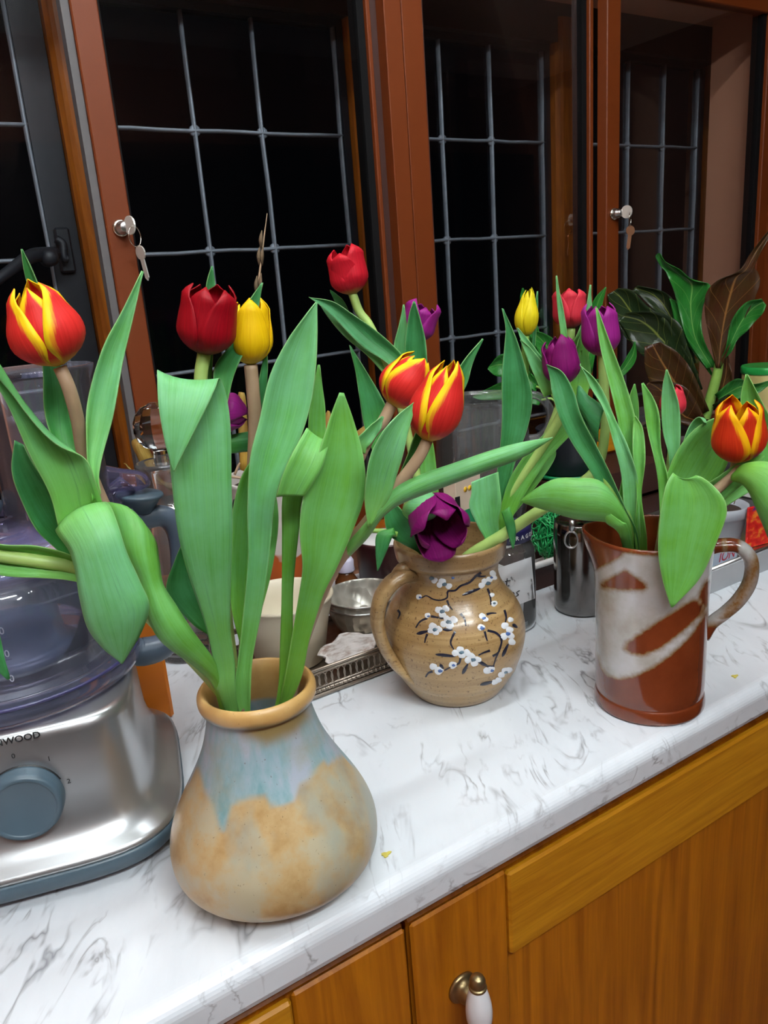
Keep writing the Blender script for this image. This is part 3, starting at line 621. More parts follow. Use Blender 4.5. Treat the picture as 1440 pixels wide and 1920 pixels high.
def leaf(parent, ax, rows, mat=None, bulge=-.18, ripple=0.0008, name='leaf', thick=.0007):
    rows = [r if len(r) == 6 else (*r[:4], r[4], r[4]) for r in rows]
    for a_, vmin, mu, dv in ((A1, 1240, 478, 60), (A2, 995, 855, 62), (A3, 972, 1218, 62)):
        if ax is a_ and rows[0][1] > vmin:
            r0 = rows[0]; c0 = (r0[0] + r0[2]) / 2; c0 += (mu - c0) * .28; rows = [(c0 - 8, r0[1] + dv, c0 + 8, r0[3] + dv, r0[4] * .2, r0[5] * .2)] + list(rows)
    V, Fc, uv = leafmesh(ax, rows, bulge * 1.5, ripple=ripple); return mk(name, V, Fc, mat or m_leaf, parent, uv=uv, solid=thick)
def stem(parent, ax, pts, r, mat=None, name='stem'):
    r = r if not np.isscalar(r) else [r] * len(pts)
    return mk(name, *tube([PP(ax, *p) for p in pts], r, 12, 5), mat or m_stem, parent)
def bloom(parent, base, tip, width, mat, open_=.55, phi=0., spread=(0, 0, 0, 0, 0, 0), inner=None):
    """six petals round the axis base->tip; open_ is the mouth radius over the belly radius"""
    base, tip = np.asarray(base), np.asarray(tip); A = tip - base; h = np.linalg.norm(A); X, Y, Z = basis(A); R = width * .46
    ss = np.linspace(0, 1, 15); tt = np.linspace(-1, 1, 11)
    pr = cr([(0, .12), (.05, .42), (.16, .78), (.31, 1.0), (.50, .995), (.72, .56 + .48 * open_), (.88, .27 + .82 * open_), (1.0, open_ * .78)], 6)
    wd = cr([(0, .55), (.1, .8), (.28, 1.02), (.5, .94), (.7, .76), (.85, .54), (.95, .32), (1.0, .12)], 6)
    for k in range(6):
        outer = k % 2 == 0; f0 = phi + k * math.pi / 3; V, uv = [], []; lift = rng.uniform(.90, 1.03) * (1 if outer else .97); sp = spread[k]; crk = rng.uniform(-.05, .05)
        for s in ss:
            rr = R * np.interp(s, pr[:, 0], pr[:, 1]) * (1.0 if outer else .90) + sp * s * s * h; ha = np.interp(s, wd[:, 0], wd[:, 1]) * (1.02 if outer else .92)
            for t in tt:
                a = f0 + t * ha + crk * s; r = rr * (1 - .10 * t * t * (1 - s * .5)) + R * .05 * abs(t) ** 3 * s
                z = h * lift * (s - .03 * t * t * s) * (1 if not sp else 1 - .25 * abs(sp) * s)
                V.append(base + X * r * math.cos(a) + Y * r * math.sin(a) + Z * z); uv.append((t / 2 + .5, s))
        mk('petal', V, grid(15, 11), mat, parent, uv=uv, solid=.0006)
def tulip(label, ax, base_px, group=None):
    return thing('tulip', label, 'tulip', PP(ax, *base_px), group)

# ---- in the bulbous vase
T = tulip('red and yellow tulip leaning away over the food processor, leaf folded down', A1, (405, 1290, .02))
bloom(T, PP(A1, 112, 684, .03), PP(A1, 48, 527, .035), .049, m_prY, .46, 1.25)
stem(T, A1, [(112, 688, .03), (130, 730, .03), (146, 790, .022), (157, 850, .012), (190, 940, .006), (262, 1080, .012), (335, 1180, .012), (405, 1270, .005), (428, 1320, 0)], [.0042, .0044, .0045, .0046, .005, .005, .006, .006, .006], m_stemb)
leaf(T, A1, [(110, 990, 192, 945, .035), (92, 925, 180, 905, .04), (55, 850, 160, 862, .045), (20, 775, 105, 832, .05), (-15, 700, 35, 758, .055), (-50, 620, -30, 670, .06), (-72, 555, -71, 556, .06)], m_leaf, -.16)
leaf(T, A1, [(110, 990, 195, 944, .028), (107, 1000, 205, 946, .05), (130, 1035, 222, 985, .062), (143, 1080, 240, 1040, .066), (150, 1125, 262, 1090, .068), (163, 1175, 280, 1135, .068), (192, 1213, 262, 1192, .066), (227, 1244, 230, 1244, .064)], m_leaf, .10)
leaf(T, A1, [(172, 940, 188, 925, .035), (163, 840, 186, 880, .03), (164, 755, 211, 785, .02), (192, 655, 228, 690, .01), (228, 585, 246, 610, .005), (266, 508, 269, 509, 0)], m_leaf, -.2)
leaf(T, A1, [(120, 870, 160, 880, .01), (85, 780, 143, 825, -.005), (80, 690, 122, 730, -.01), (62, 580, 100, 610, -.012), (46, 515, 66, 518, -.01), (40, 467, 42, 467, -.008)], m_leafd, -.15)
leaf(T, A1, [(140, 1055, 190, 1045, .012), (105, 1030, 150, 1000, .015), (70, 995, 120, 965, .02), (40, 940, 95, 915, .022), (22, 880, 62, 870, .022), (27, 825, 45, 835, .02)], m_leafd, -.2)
leaf(T, A1, [(398, 1285, 412, 1262, .02), (370, 1255, 398, 1232, .03), (308, 1208, 360, 1180, .04), (278, 1160, 330, 1135, .04), (258, 1090, 306, 1095, .035), (228, 1030, 298, 1050, .03), (205, 960, 286, 1003, .02), (196, 942, 225, 955, .015)], m_leafy, .22)

T = tulip('deep red tulip with a broad leaf bent over in front of its stem', A1, (425, 1300, .018))
bloom(T, PP(A1, 383, 665, -.01), PP(A1, 398, 528, -.005), .044, m_pred, .80, .9)
stem(T, A1, [(383, 662, -.01), (376, 720, -.008), (380, 850, .0), (400, 1050, .005), (420, 1200, .005), (432, 1300, 0), (436, 1330, 0)], [.0048, .0048, .005, .0055, .006, .0065, .006], m_stemp)
leaf(T, A1, [(408, 1298, 442, 1292, .02), (402, 1250, 440, 1240, .024), (385, 1170, 432, 1180, .03), (352, 1075, 433, 1080, .036), (334, 1000, 436, 990, .038), (324, 920, 434, 900, .036), (315, 830, 432, 800, .03), (303, 735, 424, 740, .026), (295, 697, 412, 708, .032), (295, 712, 404, 726, .044), (297, 758, 388, 762, .052), (307, 820, 360, 818, .056), (318, 862, 338, 860, .056), (325, 884, 327, 883, .055)], m_leaf, .06)
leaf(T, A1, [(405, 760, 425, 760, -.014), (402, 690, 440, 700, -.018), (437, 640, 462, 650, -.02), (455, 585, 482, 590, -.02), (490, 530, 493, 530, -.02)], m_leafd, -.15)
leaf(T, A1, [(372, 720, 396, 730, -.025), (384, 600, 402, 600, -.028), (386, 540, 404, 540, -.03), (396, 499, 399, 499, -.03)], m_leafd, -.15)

T = tulip('yellow tulip on a brown stem beside the deep red tulip', A1, (458, 1296, .0))
bloom(T, PP(A1, 470, 684, -.03), PP(A1, 467, 556, -.03), .036, m_pyel, .72, .2)
stem(T, A1, [(470, 684, -.03), (474, 730, -.03), (478, 800, -.028), (472, 950, -.02), (463, 1150, -.008), (455, 1290, 0), (452, 1330, 0)], .005, m_stemb)
leaf(T, A1, [(440, 1298, 470, 1290, .012), (446, 1240, 474, 1230, .014), (456, 1150, 492, 1140, .018), (465, 1050, 505, 1040, .02), (464, 950, 520, 920, .02), (469, 860, 560, 830, .018), (486, 790, 582, 760, .014), (506, 705, 592, 690, .01), (538, 640, 595, 630, .006), (570, 595, 595, 590, .004), (592, 567, 595, 567, .002)], m_leaf, -.14)
leaf(T, A1, [(484, 1000, 500, 990, -.03), (476, 850, 500, 840, -.035), (482, 740, 500, 740, -.035), (490, 690, 502, 690, -.035), (498, 652, 500, 652, -.035)], m_leafd, -.15)
leaf(T, A1, [(452, 1215, 468, 1208, .005), (434, 1140, 496, 1125, .002), (428, 1060, 514, 1045, 0), (432, 985, 522, 978, -.004), (450, 900, 515, 920, -.01), (480, 850, 490, 850, -.012)], m_leafy, -.12)
leaf(T, A1, [(585, 880, 608, 890, -.03), (578, 800, 611, 810, -.03), (586, 735, 608, 750, -.03), (596, 684, 599, 684, -.03)], m_leafy, -.1)

T = tulip('red and yellow tulip leaning over the blossom jug on a brown stem', A1, (552, 1275, .012))
bloom(T, PP(A1, 800, 826, .05), PP(A1, 846, 676, .055), .039, m_prY, .46, 1.75)
stem(T, A1, [(802, 824, .05), (785, 858, .05), (750, 905, .046), (695, 972, .034), (620, 1075, .018), (568, 1200, .006), (548, 1280, .0), (540, 1320, 0)], [.0040, .0042, .0044, .0046, .005, .0055, .006, .006], m_stemb)
leaf(T, A1, [(532, 1278, 566, 1268, .02), (545, 1210, 582, 1195, .028), (560, 1120, 606, 1115, .035), (567, 1060, 632, 1065, .04), (562, 990, 662, 995, .042), (572, 920, 684, 925, .042), (597, 850, 681, 855, .04), (618, 785, 664, 790, .036), (637, 736, 645, 737, .034)], m_leafy, -.10)
leaf(T, A1, [(690, 990, 696, 985, .05), (684, 930, 728, 935, .056), (692, 865, 748, 880, .06), (714, 815, 763, 820, .06), (742, 782, 774, 780, .058), (777, 753, 779, 753, .056)], m_leaf, -.14)
leaf(T, A1, [(636, 1040, 652, 1048, .022), (668, 1000, 690, 1006, .038), (705, 955, 720, 968, .05), (742, 915, 756, 943, .054), (800, 886, 812, 920, .058), (880, 858, 890, 892, .06), (960, 834, 968, 862, .062), (1005, 824, 1008, 840, .062), (1036, 820, 1037, 821, .062)], m_leaf, .22)
leaf(T, A1, [(742, 908, 758, 900, .03), (765, 850, 785, 860, .035), (786, 800, 808, 820, .038), (838, 730, 868, 735, .03), (870, 675, 885, 685, .028), (905, 635, 907, 636, .028)], m_leafd, -.15)

T = tulip('red and yellow tulip with gaping petal, behind its twin over the jug', A1, (545, 1278, -.01))
bloom(T, PP(A1, 733, 760, -.02), PP(A1, 792, 668, -.02), .041, m_prY, .50, 1.0, (0, .0, .12, 0, 0, 0))
stem(T, A1, [(735, 757, -.02), (718, 790, -.02), (690, 825, -.02), (640, 940, -.02), (580, 1120, -.012), (548, 1270, -.004), (538, 1320, 0)], .0046, m_stemb)
leaf(T, A1, [(522, 1282, 548, 1274, .008), (526, 1190, 549, 1190, .012), (528, 1100, 550, 1100, .014), (529, 1000, 560, 1000, .016), (530, 930, 568, 930, .018), (545, 860, 600, 860, .022), (575, 803, 617, 828, .03), (560, 828, 612, 848, .04), (545, 855, 604, 876, .045), (530, 890, 588, 905, .047), (518, 932, 571, 931, .046)], m_leafy, .05)
leaf(T, A1, [(668, 850, 684, 850, -.015), (668, 826, 690, 838, -.012), (692, 800, 712, 808, -.012), (716, 780, 720, 782, -.012)], m_leaf, -.15)

T = tulip('magenta tulip bud lying sideways between leaves of the bulbous vase', A1, (440, 1290, -.02))
bloom(T, PP(A1, 408, 768, -.05), PP(A1, 466, 782, -.05), .034, m_ppur, .35, .4)
stem(T, A1, [(410, 768, -.05), (398, 800, -.05), (405, 950, -.04), (430, 1200, -.02), (445, 1290, -.008), (452, 1330, 0)], .0045, m_stemp)
leaf(T, A1, [(425, 850, 425, 818, -.055), (450, 848, 450, 812, -.055), (490, 842, 490, 806, -.055), (530, 820, 530, 815, -.055)], m_leafd, .1)
leaf(T, A1, [(405, 1200, 424, 1190, -.01), (355, 1165, 400, 1130, -.012), (312, 1110, 390, 1080, -.015), (328, 1050, 370, 1040, -.018), (345, 1012, 350, 1012, -.02)], m_leafd, -.05)

T = tulip('tulip stem with clasping leaf reaching far out across the food processor bowl', A1, (402, 1285, -.005))
stem(T, A1, [(432, 1320, 0), (400, 1275, .0), (320, 1190, .01), (230, 1110, .02), (145, 1066, .026), (70, 1052, .03), (-60, 1030, .03), (-150, 980, .03)], [.006, .006, .006, .0055, .005, .0046, .0042, .004], m_stemp)
leaf(T, A1, [(210, 1100, 205, 1110, .03), (145, 1046, 148, 1092, .034), (70, 1025, 75, 1083, .036), (0, 1020, 0, 1079, .036), (-60, 1000, -60, 1060, .036), (-140, 960, -140, 962, .036)], m_leafy, -.25)
leaf(T, A1, [(-90, 1090, -60, 1060, .05), (-60, 1160, -20, 1130, .06), (-30, 1225, 5, 1215, .065), (14, 1275, 18, 1273, .066)], m_leafd, .1)

# ---- in the blossom jug
T = tulip('scarlet tulip standing tallest above the blossom jug', A2, (800, 1030, 0))
bloom(T, PP(A2, 662, 552, 0), PP(A2, 643, 462, 0), .043, m_pred2, .85, .75, (0, .06, 0, .12, 0, .05))
stem(T, A2, [(660, 548, 0), (674, 585, 0), (697, 618, 0), (740, 720, 0), (775, 860, 0), (800, 1000, 0), (812, 1080, 0)], .0045, m_stemp)
leaf(T, A2, [(772, 760, 790, 715, .02), (735, 690, 760, 672, .015), (680, 650, 715, 628, .012), (630, 600, 665, 592, .012), (600, 572, 625, 566, .012), (579, 557, 581, 558, .012)], m_leafd, -.2)
leaf(T, A2, [(735, 720, 762, 690, .005), (690, 668, 712, 640, .002), (650, 635, 668, 612, .0), (615, 595, 625, 580, 0), (600, 572, 602, 571, 0)], m_leaf, -.1)
leaf(T, A2, [(700, 850, 722, 830, .012), (682, 795, 724, 770, .01), (674, 745, 714, 742, .008), (666, 695, 688, 698, .006), (655, 647, 657, 648, .004)], m_leafd, -.12)
leaf(T, A2, [(640, 590, 660, 600, -.02), (625, 560, 645, 565, -.022), (618, 543, 622, 545, -.022)], m_leafd, 0)

T = tulip('purple tulip half hidden behind two upright leaves above the blossom jug', A2, (815, 1030, -.02))
bloom(T, PP(A2, 775, 640, -.03), PP(A2, 797, 566, -.03), .040, m_ppur, .95, .2)
stem(T, A2, [(775, 640, -.03), (785, 720, -.025), (800, 850, -.02), (815, 1000, -.01), (820, 1080, 0)], .0042, m_stemp)
leaf(T, A2, [(760, 760, 800, 760, .0), (758, 690, 801, 690, .0), (760, 640, 798, 640, .0), (766, 595, 788, 598, .0), (775, 565, 778, 565, .0)], m_leafd, -.25)
leaf(T, A2, [(742, 720, 770, 720, -.01), (738, 655, 765, 660, -.01), (748, 610, 763, 615, -.01), (756, 571, 758, 571, -.01)], m_leaf, -.2)
leaf(T, A2, [(808, 1020, 828, 1020, .0), (793, 930, 823, 930, .0), (787, 860, 815, 850, .0), (792, 800, 805, 800, 0)], m_leafy, -.1)
leaf(T, A2, [(690, 880, 715, 895, .0), (705, 830, 735, 850, .0), (745, 800, 770, 800, .0), (770, 765, 775, 766, 0)], m_leafd, -.12)

T = tulip('wide open magenta tulip drooping over the rim of the blossom jug', A2, (790, 1035, .03))
bloom(T, PP(A2, 800, 945, .050), PP(A2, 838, 1012, .105), .056, m_pdpur, .95, .5, (.06, .04, .16, .0, .14, .05))
stem(T, A2, [(800, 940, .058), (785, 930, .05), (765, 945, .04), (765, 985, .03), (790, 1030, .012), (808, 1080, 0)], .0045, m_stemp)
leaf(T, A2, [(775, 935, 770, 975, .06), (790, 920, 792, 978, .072), (812, 925, 815, 970, .076), (823, 945, 823, 956, .074)], m_leaf, .35)
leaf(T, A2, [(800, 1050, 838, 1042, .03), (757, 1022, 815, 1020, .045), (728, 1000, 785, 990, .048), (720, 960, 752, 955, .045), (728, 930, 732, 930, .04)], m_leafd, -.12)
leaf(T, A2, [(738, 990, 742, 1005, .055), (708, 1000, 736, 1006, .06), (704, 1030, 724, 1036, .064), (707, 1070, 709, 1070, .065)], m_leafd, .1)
stem(T, A2, [(745, 1002, .05), (715, 996, .052), (690, 996, .054), (677, 1002, .055)], [.003, .0028, .002, .0005], m_stem, 'leaf_stalk')

T = tulip('slender lemon yellow tulip above the tall leaf of the blossom jug', A2, (920, 1030, -.01))
bloom(T, PP(A2, 985, 632, -.01), PP(A2, 992, 538, -.01), .026, m_pyelg, .30, .5)
stem(T, A2, [(985, 630, -.01), (984, 700, -.01), (970, 800, -.005), (945, 920, 0), (915, 1010, 0), (895, 1070, 0)], .0042, m_stem)
leaf(T, A2, [(905, 1040, 930, 1035, .01), (922, 940, 948, 945, .012), (934, 870, 965, 870, .014), (941, 790, 990, 800, .014), (941, 710, 998, 745, .014), (946, 650, 985, 690, .012), (948, 615, 968, 635, .01), (941, 578, 944, 579, .01)], m_leafd, -.14)
leaf(T, A2, [(993, 700, 1003, 700, -.02), (998, 640, 1004, 640, -.02), (1000, 590, 1008, 590, -.02), (1007, 546, 1009, 546, -.02)], m_leafd, -.2)
leaf(T, A2, [(912, 1025, 934, 1020, .02), (895, 985, 935, 975, .024), (880, 950, 940, 945, .025), (884, 925, 936, 905, .022), (884, 904, 934, 885, .02)], m_leaf, -.15)

T = tulip('coral red tulip with thin blade leaf, behind the purple tulips', A2, (930, 1025, -.02))
bloom(T, PP(A2, 1070, 616, -.04), PP(A2, 1066, 538, -.04), .039, m_ppink, .85, .8)
stem(T, A2, [(1070, 614, -.04), (1066, 660, -.04), (1050, 760, -.03), (1000, 870, -.015), (945, 960, -.005), (915, 1020, 0), (900, 1070, 0)], .0052, m_stemp)
leaf(T, A2, [(1056, 660, 1066, 655, -.02), (1048, 600, 1060, 600, -.02), (1044, 560, 1052, 560, -.02), (1042, 517, 1044, 517, -.02)], m_leaf, -.2)
leaf(T, A2, [(1075, 640, 1090, 660, -.03), (1085, 620, 1106, 630, -.03), (1097, 585, 1110, 588, -.03), (1106, 534, 1108, 534, -.03)], m_leaf, -.15)
leaf(T, A2, [(1060, 760, 1100, 750, -.02), (1070, 700, 1108, 700, -.025), (1078, 660, 1100, 650, -.028), (1090, 620, 1095, 620, -.03)], m_leafy, -.15)
leaf(T, A2, [(918, 1020, 930, 1015, .0), (940, 950, 975, 950, .004), (965, 890, 1015, 900, .006), (1005, 865, 1040, 860, .0), (1040, 835, 1042, 838, -.004)], m_leafy, -.12)

T = tulip('dark purple tulip bud, lower of the two purple tulips between the jugs', A2, (935, 1025, .0))
bloom(T, PP(A2, 1058, 722, .02), PP(A2, 1046, 628, .02), .040, m_pdpur, .72, .1, (0, 0, .05, 0, 0, 0))
stem(T, A2, [(1058, 720, .02), (1056, 770, .02), (1015, 840, .014), (960, 920, .008), (925, 990, .002), (905, 1060, 0)], .0055, m_stemp)
leaf(T, A2, [(925, 1000, 945, 1005, .012), (955, 900, 985, 925, .016), (995, 840, 1030, 860, .018), (1035, 800, 1070, 815, .018), (1060, 765, 1095, 790, .016), (1085, 735, 1090, 745, .014)], m_leafy, -.1)
leaf(T, A2, [(1020, 745, 1050, 735, .012), (1000, 700, 1030, 700, .012), (984, 660, 1002, 660, .012), (975, 637, 977, 637, .012)], m_leaf, -.15)
leaf(T, A2, [(1020, 715, 1045, 700, .0), (995, 675, 1015, 668, .0), (978, 640, 990, 636, .0), (969, 615, 971, 615, .0)], m_leaf, -.15)
leaf(T, A2, [(940, 960, 955, 950, .03), (948, 985, 965, 980, .034), (955, 1010, 967, 1005, .036), (961, 1029, 963, 1029, .036)], m_leafd, .1)

T = tulip('magenta tulip cup, higher of the two purple tulips between the jugs', A2, (895, 1035, .02))
bloom(T, PP(A2, 1130, 668, .01), PP(A2, 1122, 566, .01), .041, m_ppur, .78, .45)
stem(T, A2, [(1130, 664, .01), (1132, 720, .012), (1135, 800, .015), (1120, 875, .02), (1070, 920, .026), (1005, 962, .03), (940, 1005, .025), (880, 1042, .015), (850, 1075, 0)], [.005, .005, .005, .0052, .0056, .0062, .0066, .0066, .006], m_stemp)

# ---- in the tankard jug
T = tulip('leafy tulip shoot with tall blade leaf rising in front of the purple tulip', A3, (1195, 990, .01))
leaf(T, A3, [(1175, 1000, 1205, 1000, .02), (1160, 940, 1192, 940, .022), (1168, 880, 1200, 870, .02), (1160, 800, 1194, 800, .018), (1146, 735, 1181, 745, .014), (1132, 680, 1164, 695, .01), (1122, 630, 1143, 640, .006), (1117, 577, 1120, 577, .002)], m_leafy, -.18)
leaf(T, A3, [(1172, 990, 1200, 985, .03), (1166, 900, 1196, 900, .034), (1150, 830, 1182, 850, .032), (1130, 765, 1160, 795, .026), (1108, 722, 1138, 750, .02), (1096, 700, 1115, 712, .016), (1086, 684, 1088, 686, .014)], m_leaf, -.15, .002)
leaf(T, A3, [(1190, 1000, 1212, 1000, .03), (1194, 930, 1203, 930, .034), (1188, 870, 1210, 860, .032), (1186, 815, 1205, 805, .026), (1186, 785, 1192, 780, .02)], m_leafy, -.2, .002)
leaf(T, A3, [(1180, 980, 1200, 980, -.005), (1176, 860, 1198, 860, -.01), (1174, 780, 1198, 775, -.014), (1180, 745, 1196, 745, -.016), (1189, 720, 1191, 720, -.016)], m_leafy, -.15)
stem(T, A3, [(1197, 1040, .0), (1195, 980, .012), (1185, 920, .016), (1180, 860, .012)], [.006, .007, .007, .003], m_stemp)

T = tulip('dark blue green tulip shoot leaning from the tankard jug across the purple bud', A3, (1172, 985, .02))
leaf(T, A3, [(1170, 1000, 1195, 1000, .03), (1140, 940, 1172, 950, .036), (1105, 880, 1145, 890, .04), (1072, 830, 1118, 835, .04), (1050, 785, 1090, 780, .038), (1036, 740, 1076, 735, .034), (1030, 705, 1055, 698, .03), (1024, 683, 1027, 684, .03)], m_leafd, -.16)
leaf(T, A3, [(1130, 860, 1090, 850, .0), (1100, 790, 1082, 728, .004), (1113, 815, 1108, 745, .01), (1122, 829, 1134, 764, .014)], m_leafd, .1)
stem(T, A3, [(1190, 1040, .0), (1178, 985, .025), (1150, 930, .03), (1115, 870, .032)], [.006, .007, .006, .002], m_stem)
leaf(T, A3, [(1180, 975, 1170, 995, .04), (1130, 905, 1140, 980, .055), (1080, 897, 1085, 974, .06), (1040, 898, 1035, 960, .06), (1005, 916, 1000, 950, .058), (976, 938, 976, 941, .056)], m_leafy, .14)
leaf(T, A3, [(1160, 1000, 1178, 990, .05), (1136, 980, 1166, 978, .058), (1128, 955, 1132, 953, .06)], m_leafy, .1)

T = tulip('orange and yellow tulip with flared petals beside the croton and green lidded tub', A3, (1250, 995, .0))
bloom(T, PP(A3, 1383, 866, .02), PP(A3, 1386, 748, .03), .053, m_prO, .66, 1.1, (0, .04, .0, .05, 0, .03))
stem(T, A3, [(1383, 862, .02), (1372, 890, .02), (1330, 930, .02), (1280, 970, .015), (1245, 1000, .01), (1235, 1040, 0)], .005, m_stemb)
leaf(T, A3, [(1240, 1000, 1256, 1005, .0), (1243, 920, 1300, 955, -.005), (1262, 860, 1345, 905, -.01), (1292, 815, 1372, 850, -.014), (1325, 790, 1390, 800, -.016), (1372, 775, 1376, 778, -.016)], m_leafy, -.10)
leaf(T, A3, [(1238, 1005, 1268, 1010, .035), (1245, 930, 1296, 932, .05), (1262, 888, 1305, 892, .062), (1248, 912, 1345, 918, .072), (1238, 965, 1363, 958, .078), (1234, 1030, 1342, 1020, .08), (1242, 1085, 1312, 1085, .08), (1258, 1139, 1262, 1139, .079)], m_leafy, .13)
leaf(T, A3, [(1300, 960, 1320, 985, .01), (1318, 915, 1352, 940, .02), (1352, 890, 1385, 915, .025), (1390, 865, 1410, 890, .025), (1430, 850, 1434, 855, .02)], m_leafy, -.15)
leaf(T, A3, [(1372, 890, 1372, 900, .03), (1400, 868, 1398, 915, .04), (1450, 870, 1425, 970, .05), (1475, 910, 1448, 1030, .055), (1465, 1060, 1462, 1062, .056)], m_leafy, .14)
leaf(T, A3, [(1285, 985, 1300, 992, .0), (1352, 930, 1368, 945, -.012), (1408, 880, 1446, 895, -.02), (1412, 845, 1466, 850, -.02), (1392, 790, 1452, 800, -.02), (1389, 745, 1432, 760, -.02), (1398, 702, 1402, 702, -.02)], m_leafy, -.2)

T = tulip('small coral tulip hidden behind a pale upright leaf in the tankard jug', A3, (1240, 992, -.015))
bloom(T, PP(A3, 1262, 782, -.05), PP(A3, 1262, 722, -.05), .029, m_ppink, .6, .1)
stem(T, A3, [(1262, 780, -.05), (1258, 860, -.04), (1245, 960, -.015), (1236, 1040, 0)], .0042, m_stemp)
leaf(T, A3, [(1250, 990, 1268, 985, -.01), (1255, 870, 1272, 870, -.015), (1243, 810, 1276, 815, -.018), (1240, 755, 1274, 765, -.02), (1243, 720, 1264, 728, -.02), (1249, 693, 1251, 693, -.02)], m_leaf, -.15)
leaf(T, A3, [(1238, 990, 1256, 985, .0), (1232, 890, 1254, 905, .002), (1216, 815, 1240, 840, .0), (1208, 765, 1236, 780, -.004), (1205, 738, 1226, 748, -.006), (1203, 719, 1206, 718, -.006)], m_leafy, -.18, .002)
leaf(T, A3, [(1262, 900, 1280, 900, -.02), (1276, 845, 1292, 840, -.02), (1292, 800, 1312, 808, -.02), (1310, 782, 1322, 796, -.014), (1322, 792, 1324, 798, -.01)], m_leaf, -.2)

# ------------------------------------------------------------------ lettering
def text(name, body, mat, parent, o, X, Y, size, bold=.0, align='CENTER', shear=0., depth=.0002):
    """flat print lying in the plane X (reading direction), Y (up)"""
    cu = bpy.data.curves.new('t', 'FONT'); cu.body = body; cu.size = size; cu.align_x = align; cu.align_y = 'CENTER'; cu.offset = bold; cu.shear = shear; cu.extrude = depth / 2; cu.resolution_u = 3
    ob = bpy.data.objects.new('t', cu); COL.objects.link(ob); dg = bpy.context.evaluated_depsgraph_get(); me = ob.evaluated_get(dg).to_mesh()
    V = np.array([v.co[:] for v in me.vertices]); Fc = [tuple(p.vertices) for p in me.polygons]; ob.evaluated_get(dg).to_mesh_clear(); bpy.data.objects.remove(ob); bpy.data.curves.remove(cu)
    X, Y = np.asarray(X, float), np.asarray(Y, float); X /= np.linalg.norm(X); Z = np.cross(X, Y); Z /= np.linalg.norm(Z); Y = np.cross(Z, X)
    return mk(name, orient(V, o, X, Y, Z), Fc, mat, parent, smooth=False)
def on_plane(u, v, p0, n): d = ray(u, v); n = np.asarray(n); return C + ((np.asarray(p0) - C) @ n) / (d @ n) * d

# ------------------------------------------------------------------ food processor
fc = np.array([.05, .735]); fr = -.262; FX = np.array([math.cos(fr), math.sin(fr), 0]); FY = np.array([-math.sin(fr), math.cos(fr), 0])
def loft(secs, n=72, cap=True):
    V = []
    for hw, fd, bd, z, e in secs:
        for a in np.linspace(0, 2 * math.pi, n, endpoint=False):
            c, q = math.cos(a), math.sin(a); x = hw * math.copysign(abs(c) ** (2 / e), c); y = (bd if q > 0 else fd) * math.copysign(abs(q) ** (2 / e), q)
            V.append((fc[0] + x * FX[0] + y * FY[0], fc[1] + x * FX[1] + y * FY[1], z))
    Fc = grid(len(secs), n, True)
    if cap: Fc += [tuple(range(n))[::-1], tuple(range((len(secs) - 1) * n, len(secs) * n))]
    return V, Fc
t = thing('food_processor', 'silver food processor with clear violet bowl and blue grey dial', 'food processor', (*fc, TOP))
mk('foot', *loft([(.116, .126, .104, .9065, 4), (.122, .133, .109, .9085, 4), (.1255, .137, .112, .914, 4), (.1265, .138, .113, .923, 4), (.125, .1365, .112, .9255, 4)]), m_bluegrey, t)
for sx, sy in ((-.085, -.095), (.085, -.095), (-.085, .075), (.085, .075)):
    q = fc + FX[:2] * sx + FY[:2] * sy; mk('rubber_foot', *lathe(q, [(.011, .9005), (.0125, .902), (.0125, .9075)], 20, cap1=True), m_rubber, t)
bodyo = mk('body', *loft([(.125, .1365, .112, .9258, 4), (.1255, .137, .112, .9285, 4), (.122, .134, .110, .9315, 4), (.115, .1285, .107, .936, 4), (.108, .1225, .103, .942, 4), (.103, .117, .101, .950, 4.3), (.0995, .1135, .100, .962, 4.6), (.098, .1115, .0995, .98, 5), (.097, .1105, .099, 1.01, 5), (.0965, .110, .099, 1.030, 5), (.095, .1085, .098, 1.0385, 5), (.090, .104, .094, 1.041, 5)]), m_silverp, t)
pf = np.array([*fc, 1.0]) - FY * .1112
kc = on_plane(48, 1500, pf, FY)
kn = mk('dial', *disc_along(kc + FY * .001, -FY, [(.0300, 0), (.0300, .002), (.0294, .010), (.0278, .0140), (.0250, .0150), (.0242, .0140), (.0235, .0136)], 56), m_bluegrey, t)
mk('dial_gap', *disc_along(kc + FY * .0015, -FY, [(.0312, 0), (.0312, .0012)], 48), m_black, t)
wl = on_plane(76, 1377, pf - FY * .0006, FY); text('lettering', 'KENWOOD', m_black, bodyo, wl, FX, (0, 0, 1), .0080, .00016, 'RIGHT')
for ch, px in (('0', (25, 1418)), ('1', (92, 1423)), ('2', (129, 1465))):
    text('lettering', ch, m_black, bodyo, on_plane(*px, pf - FY * .0006, FY), FX, (0, 0, 1), .0060)
bo = mk('bowl', *lathe(fc, [(.080, 1.0425), (.100, 1.0430), (.1055, 1.0450), (.1065, 1.050), (.1060, 1.058), (.1030, 1.061), (.1030, 1.075), (.1035, 1.120), (.1040, 1.165), (.1020, 1.165), (.1012, 1.120), (.1008, 1.066), (.095, 1.060), (.05, 1.056)], 96, cap0=True), m_bowl, t)
mk('bowl_rib', *tube([(fc[0] + .1062 * math.cos(a), fc[1] + .1062 * math.sin(a), 1.0605) for a in np.linspace(0, 2 * math.pi, 73)], .0016, 8, cap=False), plain('violet_rib', lin(62, 60, 104), .3), bo)
mk('drive_hub', *lathe(fc, [(.056, 1.0635), (.057, 1.067), (.050, 1.071), (.045, 1.074), (.043, 1.090), (.0385, 1.140), (.034, 1.150), (.015, 1.153)], 48, cap1=True), m_dkgrey, t)
